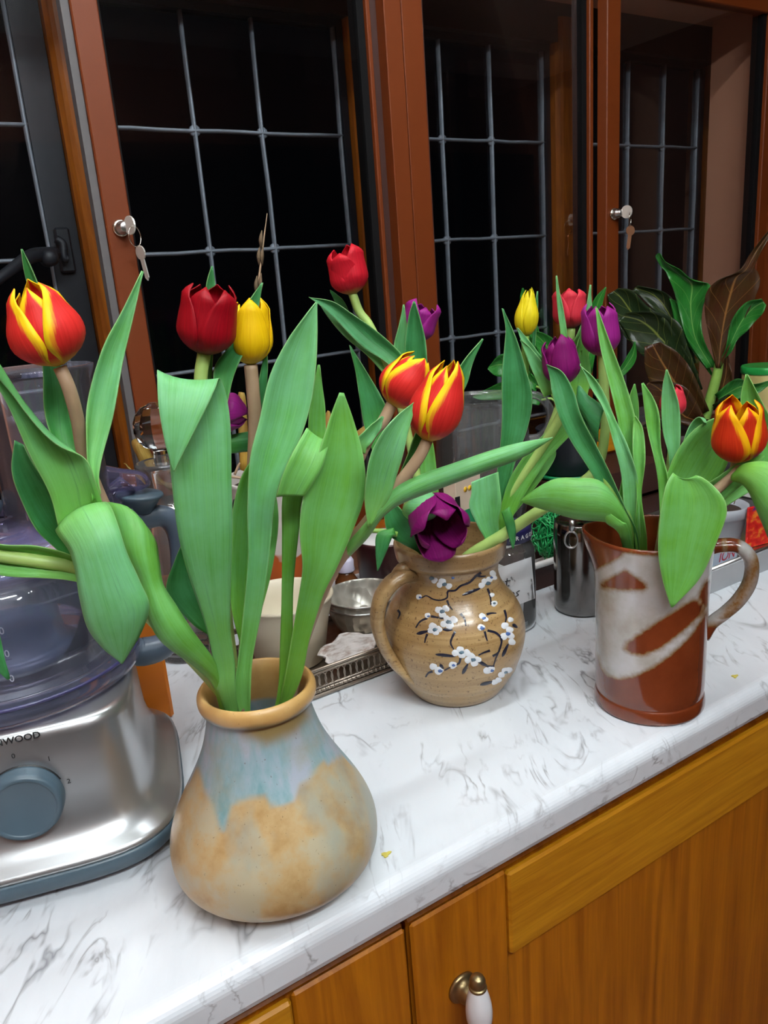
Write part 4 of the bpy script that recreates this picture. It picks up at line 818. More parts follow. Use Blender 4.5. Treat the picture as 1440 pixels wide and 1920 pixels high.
mk('lid', *lathe(fc, [(.1065, 1.160), (.1085, 1.163), (.1085, 1.173), (.1055, 1.178), (.090, 1.181), (.060, 1.187), (.020, 1.190), (.020, 1.187), (.060, 1.184), (.10, 1.176), (.1045, 1.166)], 72, 0, cap0=False), m_lid, t)
fn, fl = facing(fc); ft = fc + fl[:2] * .060 - fn[:2] * .0
mk('feed_tube', *lathe(ft, [(.046, 1.187), (.045, 1.20), (.0445, 1.25), (.0455, 1.300), (.0490, 1.309), (.0495, 1.312), (.0478, 1.313), (.0440, 1.301), (.0428, 1.25), (.043, 1.19)], 56, cap0=False), m_tubep, t)
mk('pusher', *lathe(ft, [(.034, 1.190), (.036, 1.20), (.036, 1.268), (.034, 1.272), (.031, 1.272), (.030, 1.22), (.004, 1.218)], 40), m_tubep, t)
mk('lid_cap', *lathe(fc - fl[:2] * .01, [(.020, 1.1905), (.024, 1.196), (.026, 1.203), (.022, 1.207), (.004, 1.208)], 36, cap1=True), m_dkgrey, t)
mk('lid_tongue', *tube([PP(fc, 160, 912, .0), PP(fc, 185, 902, .0), PP(fc, 225, 900, 0), PP(fc, 262, 902, 0), PP(fc, 280, 906, 0)], [.020, .019, .0135, .0115, .004], 14, 4, .8), m_lid, t)
mk('lid_catch', *tube([PP(fc, 205, 940, .0), PP(fc, 222, 925, 0), PP(fc, 240, 905, 0)], [.012, .012, .010], 12, 3), m_lid, t)
hd = mk('handle', *tube([PP(fc, 236, 955, 0), PP(fc, 262, 972, 0), PP(fc, 300, 967, 0), PP(fc, 324, 980, 0), PP(fc, 336, 1015, 0), PP(fc, 339, 1080, 0), PP(fc, 332, 1150, 0), PP(fc, 312, 1205, 0), PP(fc, 268, 1222, 0), PP(fc, 245, 1215, 0)], [.013, .011, .0105, .0105, .010, .010, .0105, .0125, .014, .012], 16, 5), m_dkgrey, t)
mk('thumb_plate', *disc_along(PP(fc, 262, 936, .0), (.12, -.05, 1), [(.012, -.012), (.018, 0), (.022, .004), (.021, .006), (.004, .007)], 28), m_bluegrey, hd)
for ch, px in (('0', (3, 1183)), ('20', (8, 1226)), ('0', (22, 1272))):
    p = hit(fc, [(.1036, 1.06), (.1045, 1.17)], *px, .0008); text('lettering', ch, plain('scale_print', lin(170, 174, 190), .5), bo, p, FX * .8 + FY * -.25, (0, 0, 1), .0085)
    a = hit(fc, [(.1036, 1.06), (.1045, 1.17)], px[0] - 14, px[1] + 15, .0008); b = hit(fc, [(.1036, 1.06), (.1045, 1.17)], px[0] + 14, px[1] + 9, .0008); mk('scale_line', *tube([a, b], .0004, 6), m_lid, bo)
ob = PP((.2, .83), 322, 1345, 0)
tag(mk('chopping_board', *(lambda vf: (orient(vf[0], [*fc, 0], FX, FY, (0, 0, 1)), vf[1]))(box(-.06, .1235, .119, .126, TOP + .0005, 1.07, .003)), m_orange, smooth=False), 'orange plastic chopping board standing behind the food processor', 'chopping board')

# ------------------------------------------------------------------ behind the vases, left to middle
def glassmat(name, ior=1.5, col=(1, 1, 1)):
    t = NT(name); return t.done(t.n('ShaderNodeBsdfGlass', {'Color': col, 'IOR': ior, 'Roughness': 0}))
m_crystal = glassmat('cut_crystal', 1.55, (.96, .97, .97))
AD = ony(306, 870, .985)[:2]
def zat(ax, u, v): return PP(ax, u, v)[2]
t = thing('decanter', 'clear glass decanter with a faceted ball stopper', 'decanter', (*AD, TOP))
zr = zat(AD, 305, 866)
mk('body', *lathe(AD, [(.045, .9005), (.050, .905), (.052, .95), (.050, 1.02), (.040, zr - .075), (.028, zr - .055), (.024, zr - .045), (.026, zr - .02), (.034, zr - .004), (.034, zr), (.031, zr + .0005), (.022, zr - .012), (.021, zr - .045), (.036, zr - .078), (.046, 1.02), (.048, .95), (.046, .908), (.004, .907)], 48, 3), m_clear, t)
zc = zat(AD, 302, 799); rs = .031
V, Fc = lathe(AD, [(rs * math.sin(a), zc - rs * math.cos(a)) for a in np.linspace(.28, math.pi - .22, 8)], 12, cap1=True)
mk('stopper', *join((V, Fc), lathe(AD, [(.010, zr - .01), (.011, zr + .004), (.010, zc - rs * .98), (.014, zc - rs * .93)], 16)), m_crystal, t, smooth=False)

AP = ony(516, 900, .992)[:2]
def planter_mat():
    t = NT('white_planter_print'); o = t.n('ShaderNodeTexCoord').outputs['Object']; z = t.n('ShaderNodeSeparateXYZ', {0: o}).outputs[2]
    n = t.noise(t.coord((1, 1, 1)), 18, 2); h = t.math('ADD', z, t.math('MULTIPLY', n, .09))
    return t.done(t.bsdf(t.ramp(h, (.168, lin(176, 84, 36)), (.172, lin(206, 198, 192))), .3))
t = thing('planter', 'white planter printed with bulrushes and rust red dunes', 'planter', (*AP, TOP))
zp = zat(AP, 450, 898)
po = mk('pot', *lathe(AP, [(.050, .9005), (.054, .905), (.064, 1.0), (.069, zp - .006), (.072, zp), (.070, zp + .002), (.066, zp - .004), (.062, 1.05), (.06, zp - .03), (.004, zp - .03)], 56), planter_mat(), t)
mk('soil', *lathe(AP, [(.004, zp - .012), (.04, zp - .010), (.064, zp - .014)], 32, cap0=False), m_soil, t)
for pts in (((452, 945), (456, 928)), ((435, 960), (440, 938)), ((445, 958), (436, 948))):
    q = [hit(AP, [(.052, .9), (.071, zp)], *p, .0005) for p in pts]
    if all(x is not None for x in q): mk('painted_bulrush', *tube([q[0], (q[0] + q[1]) / 2, q[1]], [.0006, .002, .002], 6), m_black, po)
t = thing('dry_plant', 'withered plant with curled yellow brown leaves in the white planter', 'plant', (*AP, zp - .012))
dl = lambda rows, b=-.2: leaf(t, AP, [(*r[:4], r[4] if len(r) > 4 else 0) for r in rows], m_dry, b, .003)
dl([(400, 900, 420, 910), (320, 905, 335, 925), (272, 880, 300, 895), (255, 850, 290, 865), (247, 828, 278, 842), (262, 820, 268, 822)], .25)
dl([(300, 900, 305, 910), (255, 885, 262, 898), (232, 868, 236, 870)])
dl([(300, 930, 310, 945), (265, 895, 275, 910), (250, 880, 252, 882)], .3)
dl([(590, 880, 620, 880), (600, 830, 634, 840), (604, 790, 630, 800), (615, 770, 618, 771)], .3)
dl([(640, 880, 665, 890), (660, 820, 690, 835), (690, 795, 712, 810), (716, 800, 718, 801)], .3)
dl([(450, 880, 470, 885), (446, 750, 462, 760), (452, 735, 458, 736)], .2)
for a, b in (((440, 890), (462, 870)), ((500, 900), (470, 860)), ((540, 900), (610, 850)), ((560, 900), (670, 850)), ((480, 900), (330, 905))):
    mk('stalk', *tube([PP(AP, *a), (PP(AP, *a) + PP(AP, *b)) / 2 + np.array([0, 0, .008]), PP(AP, *b)], .002, 6, 4), m_stemb, t)
t = thing('dead_twig', 'thin dark dry flower spike rising against the leaded window', 'twig', PP(AP, 470, 890, -.01))
mk('stalk', *tube([PP(AP, 470, 900, -.01), PP(AP, 474, 700, -.01), PP(AP, 482, 560, -.01), PP(AP, 492, 470, -.01), PP(AP, 501, 400, -.01)], [.0022, .002, .0016, .0012, .0004], 6, 5), m_stemb, t)
for i, (x, y) in enumerate(((478, 590), (487, 590), (481, 535), (489, 530), (486, 480), (492, 480), (490, 450))):
    mk('husk', *tube([PP(AP, x, y + 18, -.01), PP(AP, x - 1, y, -.006), PP(AP, x + 1, y - 18, -.01)], [.0006, .0028, .0005], 6, 3), plain('dry_husk%d' % i, lin(92, 74, 52), .8), t)

# pierced gallery tray and what stands on it
m_pew = plain('tarnished_pewter', lin(150, 138, 126), .32, .9, var=.4, scale=120)
TX0, TX1, TY0, TY1 = .285, .600, .750, .922
t = thing('gallery_tray', 'tarnished metal tray with a pierced gallery rail', 'tray', ((TX0 + TX1) / 2, (TY0 + TY1) / 2, TOP))
mk('base', *box(TX0 - .004, TX1 + .004, TY0 - .004, TY1 + .004, TOP + .0005, TOP + .0055, .0015), m_pew, t, smooth=False)
zg0, zg1 = TOP + .011, TOP + .031
for z, r in ((TOP + .008, .0024), (zg0 + .001, .0014), (zg1, .0018), (zg1 + .004, .0022)):
    for a, b in (((TX0, TY0), (TX1, TY0)), ((TX0, TY1), (TX1, TY1)), ((TX0, TY0), (TX0, TY1)), ((TX1, TY0), (TX1, TY1))):
        mk('gallery_rail', *tube([(*a, z), (*b, z)], r, 8), m_pew, t)
an = np.linspace(0, 2 * math.pi, 13); ringv, ringf = tube(np.stack([.0052 * np.cos(an), 0 * an, .0092 * np.sin(an)], 1), .0010, 6, cap=False)
fo = None
for k in range(int((TX1 - TX0) / .0085)):
    p = (TX0 + .006 + k * .0085, TY0, (zg0 + zg1) / 2)
    if fo is None: fo = mk('fretwork_ring', ringv + np.array(p), ringf, m_pew, t, loc=p)
    else: dup(fo, t, p)
for k in range(int((TY1 - TY0) / .0085)):
    for x in (TX0, TX1): dup(fo, t, (x, TY0 + .006 + k * .0085, (zg0 + zg1) / 2), rot=(0, 0, math.pi / 2))
bfo = None
for k in range(int((TX1 - TX0) / .006)):
    p = (TX0 + .003 + k * .006, TY0 - .0005, TOP + .008)
    if bfo is None: bfo = mk('bead', *disc_along(p, (0, 0, 1), [(.001, -.0026), (.0026, -.001), (.0026, .001), (.001, .0026)], 8), m_pew, t, loc=p)
    else: dup(bfo, t, p)
ZT = TOP + .0060
ABP = ony(532, 1118, .852)[:2]; zb = zat(ABP, 535, 1118)
tag(mk('plastic_pot', *lathe(ABP, [(.040, ZT), (.044, ZT + .002), (.054, zb - .030), (.0590, zb - .012), (.0600, zb - .003), (.0625, zb - .001), (.0625, zb + .0015), (.0600, zb + .0025), (.0570, zb), (.055, zb - .02), (.042, ZT + .006), (.004, ZT + .005)], 56), m_cream), 'cream plastic pot on the pewter tray behind the blue and tan vase', 'pot')
AT = ony(680, 1112, .862)[:2]; zt = zat(AT, 680, 1112)
def hammered():
    t = NT('hammered_silver'); v = t.n('ShaderNodeTexVoronoi', {'Vector': t.coord((1, 1, .7)).outputs[0], 'Scale': 75}).outputs['Distance']
    return t.done(t.bsdf(t.ramp(v, (.1, lin(150, 146, 136)), (.7, lin(200, 196, 186))), .34, .55, Normal=t.bump(v, .7, .004)))
t = thing('silver_bowl', 'hammered silver bowl standing on the pewter tray', 'bowl', (*AT, ZT))
mk('bowl', *lathe(AT, [(.030, ZT), (.034, ZT + .004), (.044, ZT + .02), (.050, zt - .015), (.051, zt - .004), (.0525, zt), (.0510, zt + .0015), (.0490, zt - .002), (.0475, zt - .012), (.040, ZT + .022), (.028, ZT + .008), (.003, ZT + .007)], 56, 3), hammered(), t)
for z in (zt, zt - .010): mk('rim_bead', *tube([(AT[0] + 0.0515 * math.cos(a), AT[1] + .0515 * math.sin(a), z) for a in np.linspace(0, 2 * math.pi, 61)], .0014, 8, cap=False), m_steel, t)
# oyster shell leaning on the tray rail
pc = onz(655, 1222, ZT + .020); V = []
for i in range(9):
    r = i / 8
    for a in np.linspace(0, 2 * math.pi, 28, endpoint=False):
        q = 1 + .10 * math.sin(5 * a + 1) + .06 * math.sin(9 * a)
        x, y = .040 * r * q * math.cos(a), .024 * r * q * math.sin(a)
        V.append((pc[0] + x, pc[1] + y * .8, pc[2] - .010 + .016 * r * r + y * .35 + .0016 * math.sin(26 * r + 2 * math.sin(a * 2)) * r))
def shell_mat():
    t = NT('oyster_shell'); n = t.noise(t.coord((1, 1, 4)), 60, 4); return t.done(t.bsdf(t.ramp(n, (.3, lin(150, 124, 110)), (.5, lin(214, 208, 204)), (.7, lin(232, 226, 224))), .35, Normal=t.bump(n, .3, .002)))
tag(mk('oyster_shell', V, grid(9, 28, True), shell_mat(), solid=.002), 'pale frilled oyster shell lying on the pewter tray', 'shell')
ABo = ony(648, 1066, .945)[:2]; zb = zat(ABo, 648, 1046)
t = thing('small_bottle', 'small brown bottle with a lilac white cap, behind the silver bowl', 'bottle', (*ABo, TOP))
mk('body', *lathe(ABo, [(.016, TOP + .0005), (.017, TOP + .002), (.017, zb - .035), (.011, zb - .025), (.011, zb - .018)], 28, cap1=True), plain('amber_bottle', lin(98, 56, 28), .25), t)
mk('cap', *lathe(ABo, [(.0125, zb - .020), (.0135, zb - .018), (.0125, zb - .012), (.0128, zb - .004), (.0105, zb), (.004, zb + .0008)], 28, cap1=True), plain('lilac_cap', lin(206, 200, 222), .4), t)
AW = ony(722, 1008, .972)[:2]; zw = zat(AW, 722, 1008)
t = thing('round_tin', 'dark maroon round tin with a plain white lid behind the pewter tray', 'tin', (*AW, TOP))
mk('side', *lathe(AW, [(.040, TOP + .0005), (.044, TOP + .002), (.0455, zw - .004), (.0465, zw), (.0450, zw + .002), (.0435, zw + .0005)], 48, cap1=True), plain('maroon_enamel', lin(58, 28, 30), .3), t)
mk('lid', *lathe(AW, [(.0432, zw + .0007), (.0420, zw + .0022), (.004, zw + .0025)], 48, cap1=True), m_white2, t)

# ------------------------------------------------------------------ glass carafe, carton, jar, canister
AG = ony(905, 830, 1.0)[:2]; zg = zat(AG, 905, 745)
t = thing('glass_carafe', 'clear glass carafe with a loop handle behind the blossom jug', 'carafe', (*AG, TOP))
mk('body', *lathe(AG, [(.048, .9005), (.053, .905), (.062, .94), (.074, 1.0), (.079, 1.04), (.078, 1.09), (.073, zg - .03), (.070, zg - .008), (.073, zg), (.0715, zg + .001), (.068, zg - .008), (.071, zg - .03), (.076, 1.09), (.077, 1.04), (.072, 1.0), (.060, .942), (.05, .908), (.004, .907)], 64, 3), m_clear, t)
mk('handle', *tube([PP(AG, 978, 742, 0), PP(AG, 1008, 742, 0), PP(AG, 1030, 765, 0), PP(AG, 1030, 795, 0), PP(AG, 1012, 818, 0), PP(AG, 985, 822, 0)], [.007, .0065, .0065, .0065, .0065, .006], 12, 6), m_clear, t)
cb = ony(868, 925, .915); t = thing('carton', 'small cream carton with yellow blobs and a green base', 'carton', (cb[0], cb[1], TOP))
v, f = box(cb[0] - .032, cb[0] + .030, cb[1] - .012, cb[1] + .012, TOP + .0005, cb[2] + .028, .001, .25); mk('box', v, f, plain('cream_card', lin(222, 200, 176), .6), t, smooth=False)
v, f = box(cb[0] - .0325, cb[0] + .0305, cb[1] - .0125, cb[1] + .0125, TOP + .03, cb[2] - .022, 0, .25); mk('green_band', v, f, plain('green_print', lin(30, 132, 84), .6), t, smooth=False)
for dx in (-.006, .004): mk('yellow_print', *disc_along(cb + np.array([dx, -.0128 + dx * .25, .010]), (.25, -1, 0), [(.0042, 0), (.0042, .0005)], 14), plain('yellow_dot', lin(236, 186, 40), .6), t)
tg = mk('dark_print', *box(cb[0] - .031, cb[0] - .022, cb[1] - .0210, cb[1] - .0205, cb[2] - .016, cb[2] + .004), m_black, t, smooth=False)

AJ = (.652, .757); zj = zat(AJ, 962, 1000); rj = .0375
t = thing('glass_jar', 'empty glass jar with a navy lid and handwritten white label', 'jar', (*AJ, TOP))
pjar = [(.030, .9005), (.0355, .903), (rj, .912), (rj, zj - .030), (.036, zj - .018), (.031, zj - .006), (.0305, zj + .004)]
jo = mk('body', *lathe(AJ, pjar + [(.029, zj + .004), (.029, zj - .006), (.034, zj - .018), (rj - .002, zj - .03), (rj - .002, .914), (.03, .907), (.003, .908)], 56, 2), m_clear, t)
m_navy = plain('navy_lid', lin(34, 32, 78), .3, var=.05)
ld = mk('lid', *lathe(AJ, [(.0325, zj - .006), (.0335, zj - .005), (.0335, zj + .010), (.032, zj + .0125), (.028, zj + .012), (.004, zj + .0115)], 56, cap1=True), m_navy, t)
nj, lj = facing(AJ); word = 'BLUE DRAGON  ' * 2
for i, ch in enumerate(word):
    if ch == ' ': continue
    a = math.atan2(-nj[1], -nj[0]) - math.radians(58) + i * 2 * math.pi / len(word); p = np.array([AJ[0] + .0338 * math.cos(a), AJ[1] + .0338 * math.sin(a), zj + .0025])
    text('lettering', ch, m_white2, ld, p, (-math.sin(a), math.cos(a), 0), (0, 0, 1), .0078, .0001)
pl = [(rj + .0004, .90), (rj + .0004, 1.06)]
def patch(corners, n=10):
    (a, b, c, d) = [np.array(q, float) for q in corners]; V = []
    for i in range(n + 1):
        for j in range(n + 1):
            s, q = i / n, j / n; w = (a * (1 - q) + b * q) * (1 - s) + (d * (1 - q) + c * q) * s; h = hit(AJ, pl, *w, .0002); V.append(h if h is not None else V[-1])
    return V, grid(n + 1, n + 1)
lb = mk('paper_label', *patch([(926, 1068), (996, 1044), (1003, 1122), (930, 1150)]), m_paper, jo)
for st in ([(938, 1100), (940, 1091), (944, 1090), (946, 1099)], [(951, 1084), (950, 1098), (955, 1097)], [(947, 1090), (957, 1088)], [(957, 1111), (956, 1120)], [(959, 1117), (964, 1113), (961, 1110), (958, 1115), (963, 1120)], [(974, 1107), (968, 1111), (972, 1115), (966, 1119)]):
    q = [hit(AJ, pl, *p, .0006) for p in st]
    if all(x is not None for x in q): mk('handwriting', *tube(q, .0006, 6, 3), m_black, lb)

AC2 = (.762, .728); zc2 = zat(AC2, 1085, 975)
t = thing('steel_canister', 'dark reflective steel canister with a ring, beside the tankard jug', 'canister', (*AC2, TOP))
mk('body', *lathe(AC2, [(.034, .9005), (.037, .903), (.0375, .91), (.0375, zc2 - .02), (.036, zc2), (.033, zc2 + .002), (.032, zc2 - .004), (.004, zc2 - .006)], 48), plain('dark_steel', lin(120, 118, 116), .14, 1, var=.2), t)
rc = PP(AC2, 1071, 1012, .036); an = np.linspace(0, 2 * math.pi, 25); n4, l4 = facing(AC2)
mk('ring', *tube([rc + l4 * .0085 * math.cos(a) + np.array([0, 0, .0115 * math.sin(a)]) for a in an], .0014, 8, cap=False), m_steel, t)
mk('ring_lug', *tube([PP(AC2, 1072, 995, .034), PP(AC2, 1073, 975, .034)], .004, 8), m_steel, t)

# white lined tray with a tangle of green net
t = thing('lined_tray', 'brown tray with a white rim behind the glass jar', 'tray', (.83, .90, TOP))
x0, x1, y0, y1, zz = .715, .895, .815, .912, .938
for b in (box(x0, x1, y0, y0 + .006, TOP + .0005, zz), box(x0, x1, y1 - .006, y1, TOP + .0005, zz), box(x0, x0 + .006, y0 + .006, y1 - .006, TOP + .0005, zz), box(x1 - .006, x1, y0 + .006, y1 - .006, TOP + .0005, zz)): mk('side', *b, m_framed, t, smooth=False)
mk('floor_panel', *box(x0 + .006, x1 - .006, y0 + .006, y1 - .006, TOP + .0005, TOP + .005), m_white2, t, smooth=False)
for a, b in (((x0, y0), (x1, y0)), ((x0, y1), (x1, y1)), ((x0, y0), (x0, y1)), ((x1, y0), (x1, y1))): mk('rim', *tube([(*a, zz + .002), (*b, zz + .002)], .005, 10), m_white2, t)
nc = ony(1034, 1000, .864); parts = []
for k in range(70):
    q = rng.normal(0, 1, (7, 3)); q /= np.linalg.norm(q, axis=1)[:, None]; q *= rng.uniform(.55, 1.0, (7, 1)); q = nc + q * np.array([.036, .030, .046]); q[:, 2] = np.maximum(q[:, 2], TOP + .008)
    parts.append(tube(q, .0011, 5, 4))
tag(mk('net_scourer', *join(*parts), plain('green_net', lin(24, 140, 72), .35), loc=(nc[0], nc[1], TOP + .006)), 'crumpled tangle of bright green plastic net', 'net')

# wooden crate with a black plant pot
t = thing('wooden_crate', 'low dark wooden crate with an amber back slat under the black plant pot', 'crate', (1.06, .99, TOP))
for nm, b in (('slat', box(.925, 1.203, .925, .935, TOP + .001, TOP + .045)), ('slat', box(.925, 1.203, .925, .935, TOP + .055, TOP + .10)), ('slat', box(.925, 1.203, 1.03, 1.04, TOP + .001, TOP + .045)), ('slat', box(.925, 1.203, 1.03, 1.04, TOP + .055, TOP + .10)), ('slat', box(1.04, 1.203, 1.03, 1.04, TOP + .115, TOP + .16)),
              ('end_board', box(.925, .935, .935, 1.03, TOP + .001, TOP + .10)), ('end_board', box(1.193, 1.203, .935, 1.03, TOP + .001, TOP + .16)), ('top_board', box(.925, 1.203, .925, 1.04, TOP + .10, TOP + .108))): mk(nm, *b, m_rail if b[0][:, 2].min() > TOP + .112 else m_framed, t, smooth=False)
AB = np.array([.995, .982]); z0 = TOP + .1085
tag(mk('saucer', *lathe(AB, [(.052, z0), (.060, z0 + .002), (.063, z0 + .009), (.061, z0 + .009), (.058, z0 + .004), (.003, z0 + .003)], 48), plain('green_saucer', lin(30, 140, 84), .4)), 'green plastic saucer under the black plant pot', 'saucer')
t = thing('house_plant', 'leafy green house plant in a black pot on a green saucer', 'plant', (*AB, z0 + .0045))
mk('pot', *lathe(AB, [(.042, z0 + .0045), (.045, z0 + .008), (.053, z0 + .08), (.056, z0 + .085), (.054, z0 + .087), (.050, z0 + .08), (.003, z0 + .078)], 48), plain('black_pot', lin(26, 28, 36), .4), t)
hl = lambda rows, b=-.15, m=m_lhouse: leaf(t, AB, rows, m, b, .001)
hl([(1005, 735, 1010, 715, 0), (960, 710, 965, 670, 0), (930, 705, 938, 665, .005), (914, 692, 916, 688, .005)])
hl([(1010, 760, 1020, 740, 0), (950, 750, 955, 715, -.01), (905, 750, 912, 730, -.01), (885, 745, 887, 743, -.01)])
hl([(1030, 700, 1050, 710, -.01), (1000, 660, 1020, 650, -.015), (980, 600, 1005, 600, -.02), (975, 560, 990, 560, -.02), (979, 540, 981, 540, -.02)])
hl([(1050, 720, 1075, 720, 0), (1020, 680, 1050, 650, -.005), (1000, 640, 1020, 625, -.005), (985, 620, 987, 619, -.005)])
hl([(1090, 700, 1110, 700, -.02), (1100, 600, 1125, 610, -.02), (1115, 560, 1130, 570, -.02), (1135, 538, 1137, 539, -.02)])
hl([(1080, 720, 1100, 730, 0), (1150, 700, 1150, 720, 0), (1180, 660, 1190, 680, 0), (1190, 640, 1192, 641, 0)])
for a in ((1005, 725), (1015, 750), (1040, 705), (1062, 720), (1100, 700), (1085, 725)):
    mk('stalk', *tube([(*AB, z0 + .078), (PP(AB, *a) + np.array([*AB, z0 + .09])) / 2 + np.array([0, 0, .02]), PP(AB, *a)], .0022, 6, 4), m_stem, t)

# ------------------------------------------------------------------ croton, tub, steel tray on the right
ACR = ony(1300, 780, .955)[:2]; zcr = zat(ACR, 1290, 800)
t = thing('croton', 'croton with puckered green and dark maroon leaves in a dark pot', 'plant', (*ACR, TOP))
mk('pot', *lathe(ACR, [(.065, .9005), (.070, .905), (.088, zcr - .03), (.094, zcr - .028), (.095, zcr), (.092, zcr + .001), (.086, zcr - .02), (.003, zcr - .022)], 48), plain('dark_maroon_pot', lin(40, 24, 24), .55), t)
mk('trunk', *tube([PP(ACR, 1312, 815, 0), PP(ACR, 1330, 755, 0), PP(ACR, 1345, 700, 0), PP(ACR, 1352, 655, 0)], [.011, .010, .009, .006], 12, 5), m_stem, t)
cl = lambda rows, m, b=-.15, rp=.003: leaf(t, ACR, rows, m, b, rp)
cl([(1325, 690, 1345, 690, 0), (1290, 640, 1318, 630, 0), (1272, 580, 1318, 575, 0), (1262, 540, 1332, 535, .005), (1250, 512, 1300, 528, .008), (1238, 500, 1275, 505, .01), (1229, 482, 1248, 490, .012), (1234, 475, 1238, 475, .012)], m_lhouse, -.2, .006)
cl([(1350, 690, 1358, 680, .01), (1362, 645, 1382, 640, .02), (1372, 600, 1408, 612, .025), (1398, 568, 1428, 590, .03), (1428, 560, 1437, 572, .03)], m_lhouse, -.25, .005)
cl([(1342, 690, 1352, 690, .012), (1332, 640, 1372, 640, .012), (1322, 590, 1400, 590, .015), (1324, 550, 1424, 535, .018), (1345, 526, 1422, 512, .02), (1385, 508, 1415, 500, .02), (1405, 478, 1428, 470, .02), (1430, 445, 1446, 440, .02), (1452, 420, 1454, 420, .02)], m_lmaroon, -.12, .004)
cl([(1290, 720, 1310, 700, 0), (1225, 660, 1262, 620, .005), (1180, 640, 1250, 600, .005), (1158, 605, 1215, 575, .005), (1145, 575, 1185, 545, .005), (1139, 552, 1160, 540, .005)], m_ldark, -.15)
cl([(1300, 745, 1318, 730, .0), (1230, 690, 1290, 650, .01), (1190, 650, 1272, 605, .012), (1172, 620, 1230, 585, .012), (1160, 600, 1175, 585, .012)], m_ldark, -.15)
cl([(1290, 690, 1305, 680, -.02), (1240, 600, 1275, 590, -.02), (1205, 560, 1250, 550, -.02), (1185, 545, 1195, 535, -.02)], m_ldark, -.15)
cl([(1300, 790, 1330, 770, .02), (1240, 750, 1300, 700, .03), (1212, 700, 1270, 660, .03), (1208, 650, 1238, 642, .03)], m_lmaroon, -.12)
cl([(1300, 800, 1330, 790, .03), (1250, 790, 1320, 780, .04), (1225, 770, 1290, 730, .045), (1215, 740, 1250, 715, .045), (1212, 720, 1220, 715, .045)], m_lmaroon, -.1)
cl([(1330, 700, 1345, 720, -.01), (1300, 660, 1322, 670, -.01), (1270, 620, 1300, 620, -.012), (1258, 570, 1285, 575, -.012), (1255, 560, 1258, 560, -.012)], m_lhouse, -.12)
cl([(1340, 740, 1350, 760, .02), (1380, 710, 1392, 745, .03), (1410, 720, 1425, 735, .03), (1450, 712, 1452, 714, .03)], m_lhouse, -.2)
cl([(1335, 760, 1345, 790, .02), (1370, 740, 1380, 790, .03), (1400, 770, 1405, 800, .03), (1420, 800, 1421, 801, .03)], m_ldark, -.2)
cl([(1330, 770, 1355, 770, .0), (1340, 720, 1372, 730, .0), (1352, 690, 1372, 700, 0), (1362, 660, 1364, 660, 0)], m_lmaroon, -.1)

ATU = ony(1432, 740, 1.0)[:2]; zt = zat(ATU, 1425, 690)
t = thing('yellow_tub', 'pale yellow tub with a bright green lid by the window frame', 'tub', (*ATU, TOP))
mk('body', *lathe(ATU, [(.040, .9005), (.043, .904), (.046, zt - .008), (.044, zt - .004)], 44, cap1=True), plain('pale_yellow', lin(206, 190, 120), .45), t)
mk('lid', *lathe(ATU, [(.0475, zt - .010), (.0490, zt - .008), (.0490, zt + .004), (.0470, zt + .0065), (.0440, zt + .006), (.003, zt + .005)], 44, cap1=True), plain('green_lid', lin(40, 168, 74), .35), t)

sx0, sx1, sy0, sy1, sz = .905, 1.27, .640, .868, .936
t = thing('steel_tray', 'shallow stainless steel tray holding seedling pots', 'tray', ((sx0 + sx1) / 2, (sy0 + sy1) / 2, TOP))
mk('floor_panel', *box(sx0, sx1, sy0, sy1, TOP + .0005, TOP + .003), m_steel, t, smooth=False)
for b in (box(sx0, sx1, sy0, sy0 + .003, TOP + .003, sz), box(sx0, sx1, sy1 - .003, sy1, TOP + .003, sz), box(sx0, sx0 + .003, sy0 + .003, sy1 - .003, TOP + .003, sz), box(sx1 - .003, sx1, sy0 + .003, sy1 - .003, TOP + .003, sz)): mk('side', *b, m_steel, t, smooth=False)
for a, b in (((sx0, sy0), (sx1, sy0)), ((sx0, sy1), (sx1, sy1)), ((sx0, sy0), (sx0, sy1)), ((sx1, sy0), (sx1, sy1))): mk('rolled_rim', *tube([(*a, sz + .001), (*b, sz + .001)], .0035, 10), m_steel, t)
APP = ony(1345, 955, .765)[:2]; zq = zat(APP, 1345, 945); zb2 = TOP + .0035
t = thing('seedling_pot', 'grey plastic plant pot of dark soil in the steel tray', 'pot', (*APP, zb2))
mk('pot', *lathe(APP, [(.034, zb2), (.036, zb2 + .002), (.0455, zq - .018), (.0475, zq - .017), (.0485, zq), (.0465, zq + .001), (.044, zq - .006), (.003, zq - .02)], 48), plain('grey_plastic', lin(168, 172, 180), .45), t)
mk('soil', *lathe(APP, [(.003, zq - .008), (.025, zq - .006), (.0445, zq - .010)], 28, cap0=False), m_soil, t)
for a, b in (((1376, 945), (1384, 922)), ((1360, 950), (1352, 935))): mk('dry_stalk', *tube([PP(APP, *a), PP(APP, *b)], .0008, 5), m_stemb, t)
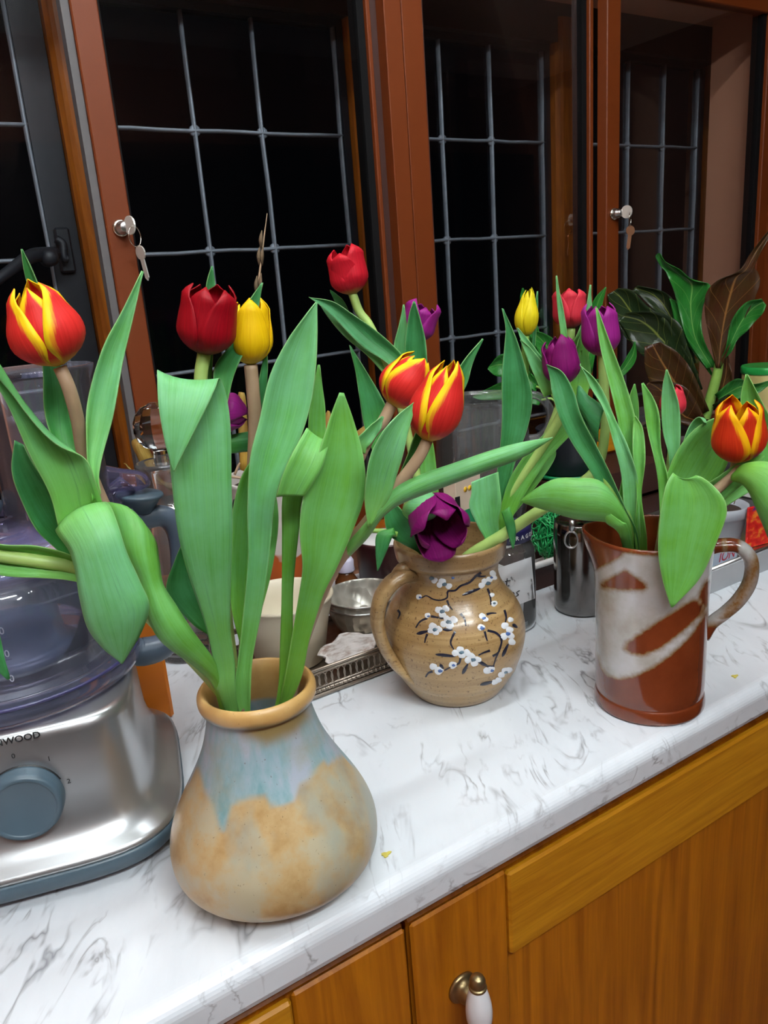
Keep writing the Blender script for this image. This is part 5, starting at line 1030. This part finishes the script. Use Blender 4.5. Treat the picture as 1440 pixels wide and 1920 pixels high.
cp = ony(1358, 1058, .690); t = thing('plant_label', 'pale blue card with red lettering leaning in the steel tray', 'card', (cp[0], cp[1], zb2))
v, f = box(cp[0] - .030, cp[0] + .030, cp[1] - .001, cp[1] + .001, zb2, cp[2] + .028, .0003); lbl = mk('card', v, f, plain('pale_blue_card', lin(176, 190, 208), .5), t, smooth=False)
v, f = box(cp[0] - .0295, cp[0] + .0295, cp[1] - .0014, cp[1] - .0011, zb2 + .001, cp[2] - .006); mk('picture', v, f, plain('dark_red_print', lin(92, 44, 48), .5, var=.7, scale=60), t, smooth=False)
text('lettering', 'ION', plain('red_print', lin(178, 40, 60), .5), lbl, cp + np.array([.003, -.0015, .014]), (1, 0, 0), (0, 0, 1), .022, 0, 'CENTER', .25)
sp = ony(1430, 980, .705)
def packet_mat():
    t = NT('seed_packet_print'); n = t.noise(t.coord((1, 1, 1.4)), 55, 3); n2 = t.noise(t.coord(), 28, 2)
    c = t.ramp(n, (.35, lin(190, 20, 24)), (.5, lin(220, 44, 30)), (.62, lin(230, 130, 40))); return t.done(t.bsdf(t.mix(t.ramp(n2, (.58, (0, 0, 0)), (.62, (1, 1, 1))), c, lin(70, 40, 110)), .4))
v, f = box(sp[0] - .034, sp[0] + .05, sp[1] - .002, sp[1] + .002, zb2, ony(1430, 946, .705)[2], .001, -.15)
tag(mk('seed_packet', v, f, packet_mat(), smooth=False), 'red flowery printed packet standing in the steel tray', 'packet')

# fallen petal scraps on the worktop
for (px, lab) in (((724, 1602), 'tiny yellow petal scrap on the worktop edge beside the blue tan vase'), ((1378, 1268), 'tiny pale yellow scrap on the worktop right of the tankard jug')):
    p = onz(*px, TOP + .0006); r = [.0045 * (1 + .35 * math.sin(3 * a + px[0])) for a in np.linspace(0, 2 * math.pi, 12, endpoint=False)]
    tag(mk('petal_scrap', *prism([(p[0] + q * math.cos(a) * .9, p[1] + q * math.sin(a) * .6) for q, a in zip(r, np.linspace(0, 2 * math.pi, 12, endpoint=False))], TOP + .0003, TOP + .0012), plain('scrap_yellow%d' % px[0], lin(206, 190, 90), .5), smooth=False), lab, 'petal')
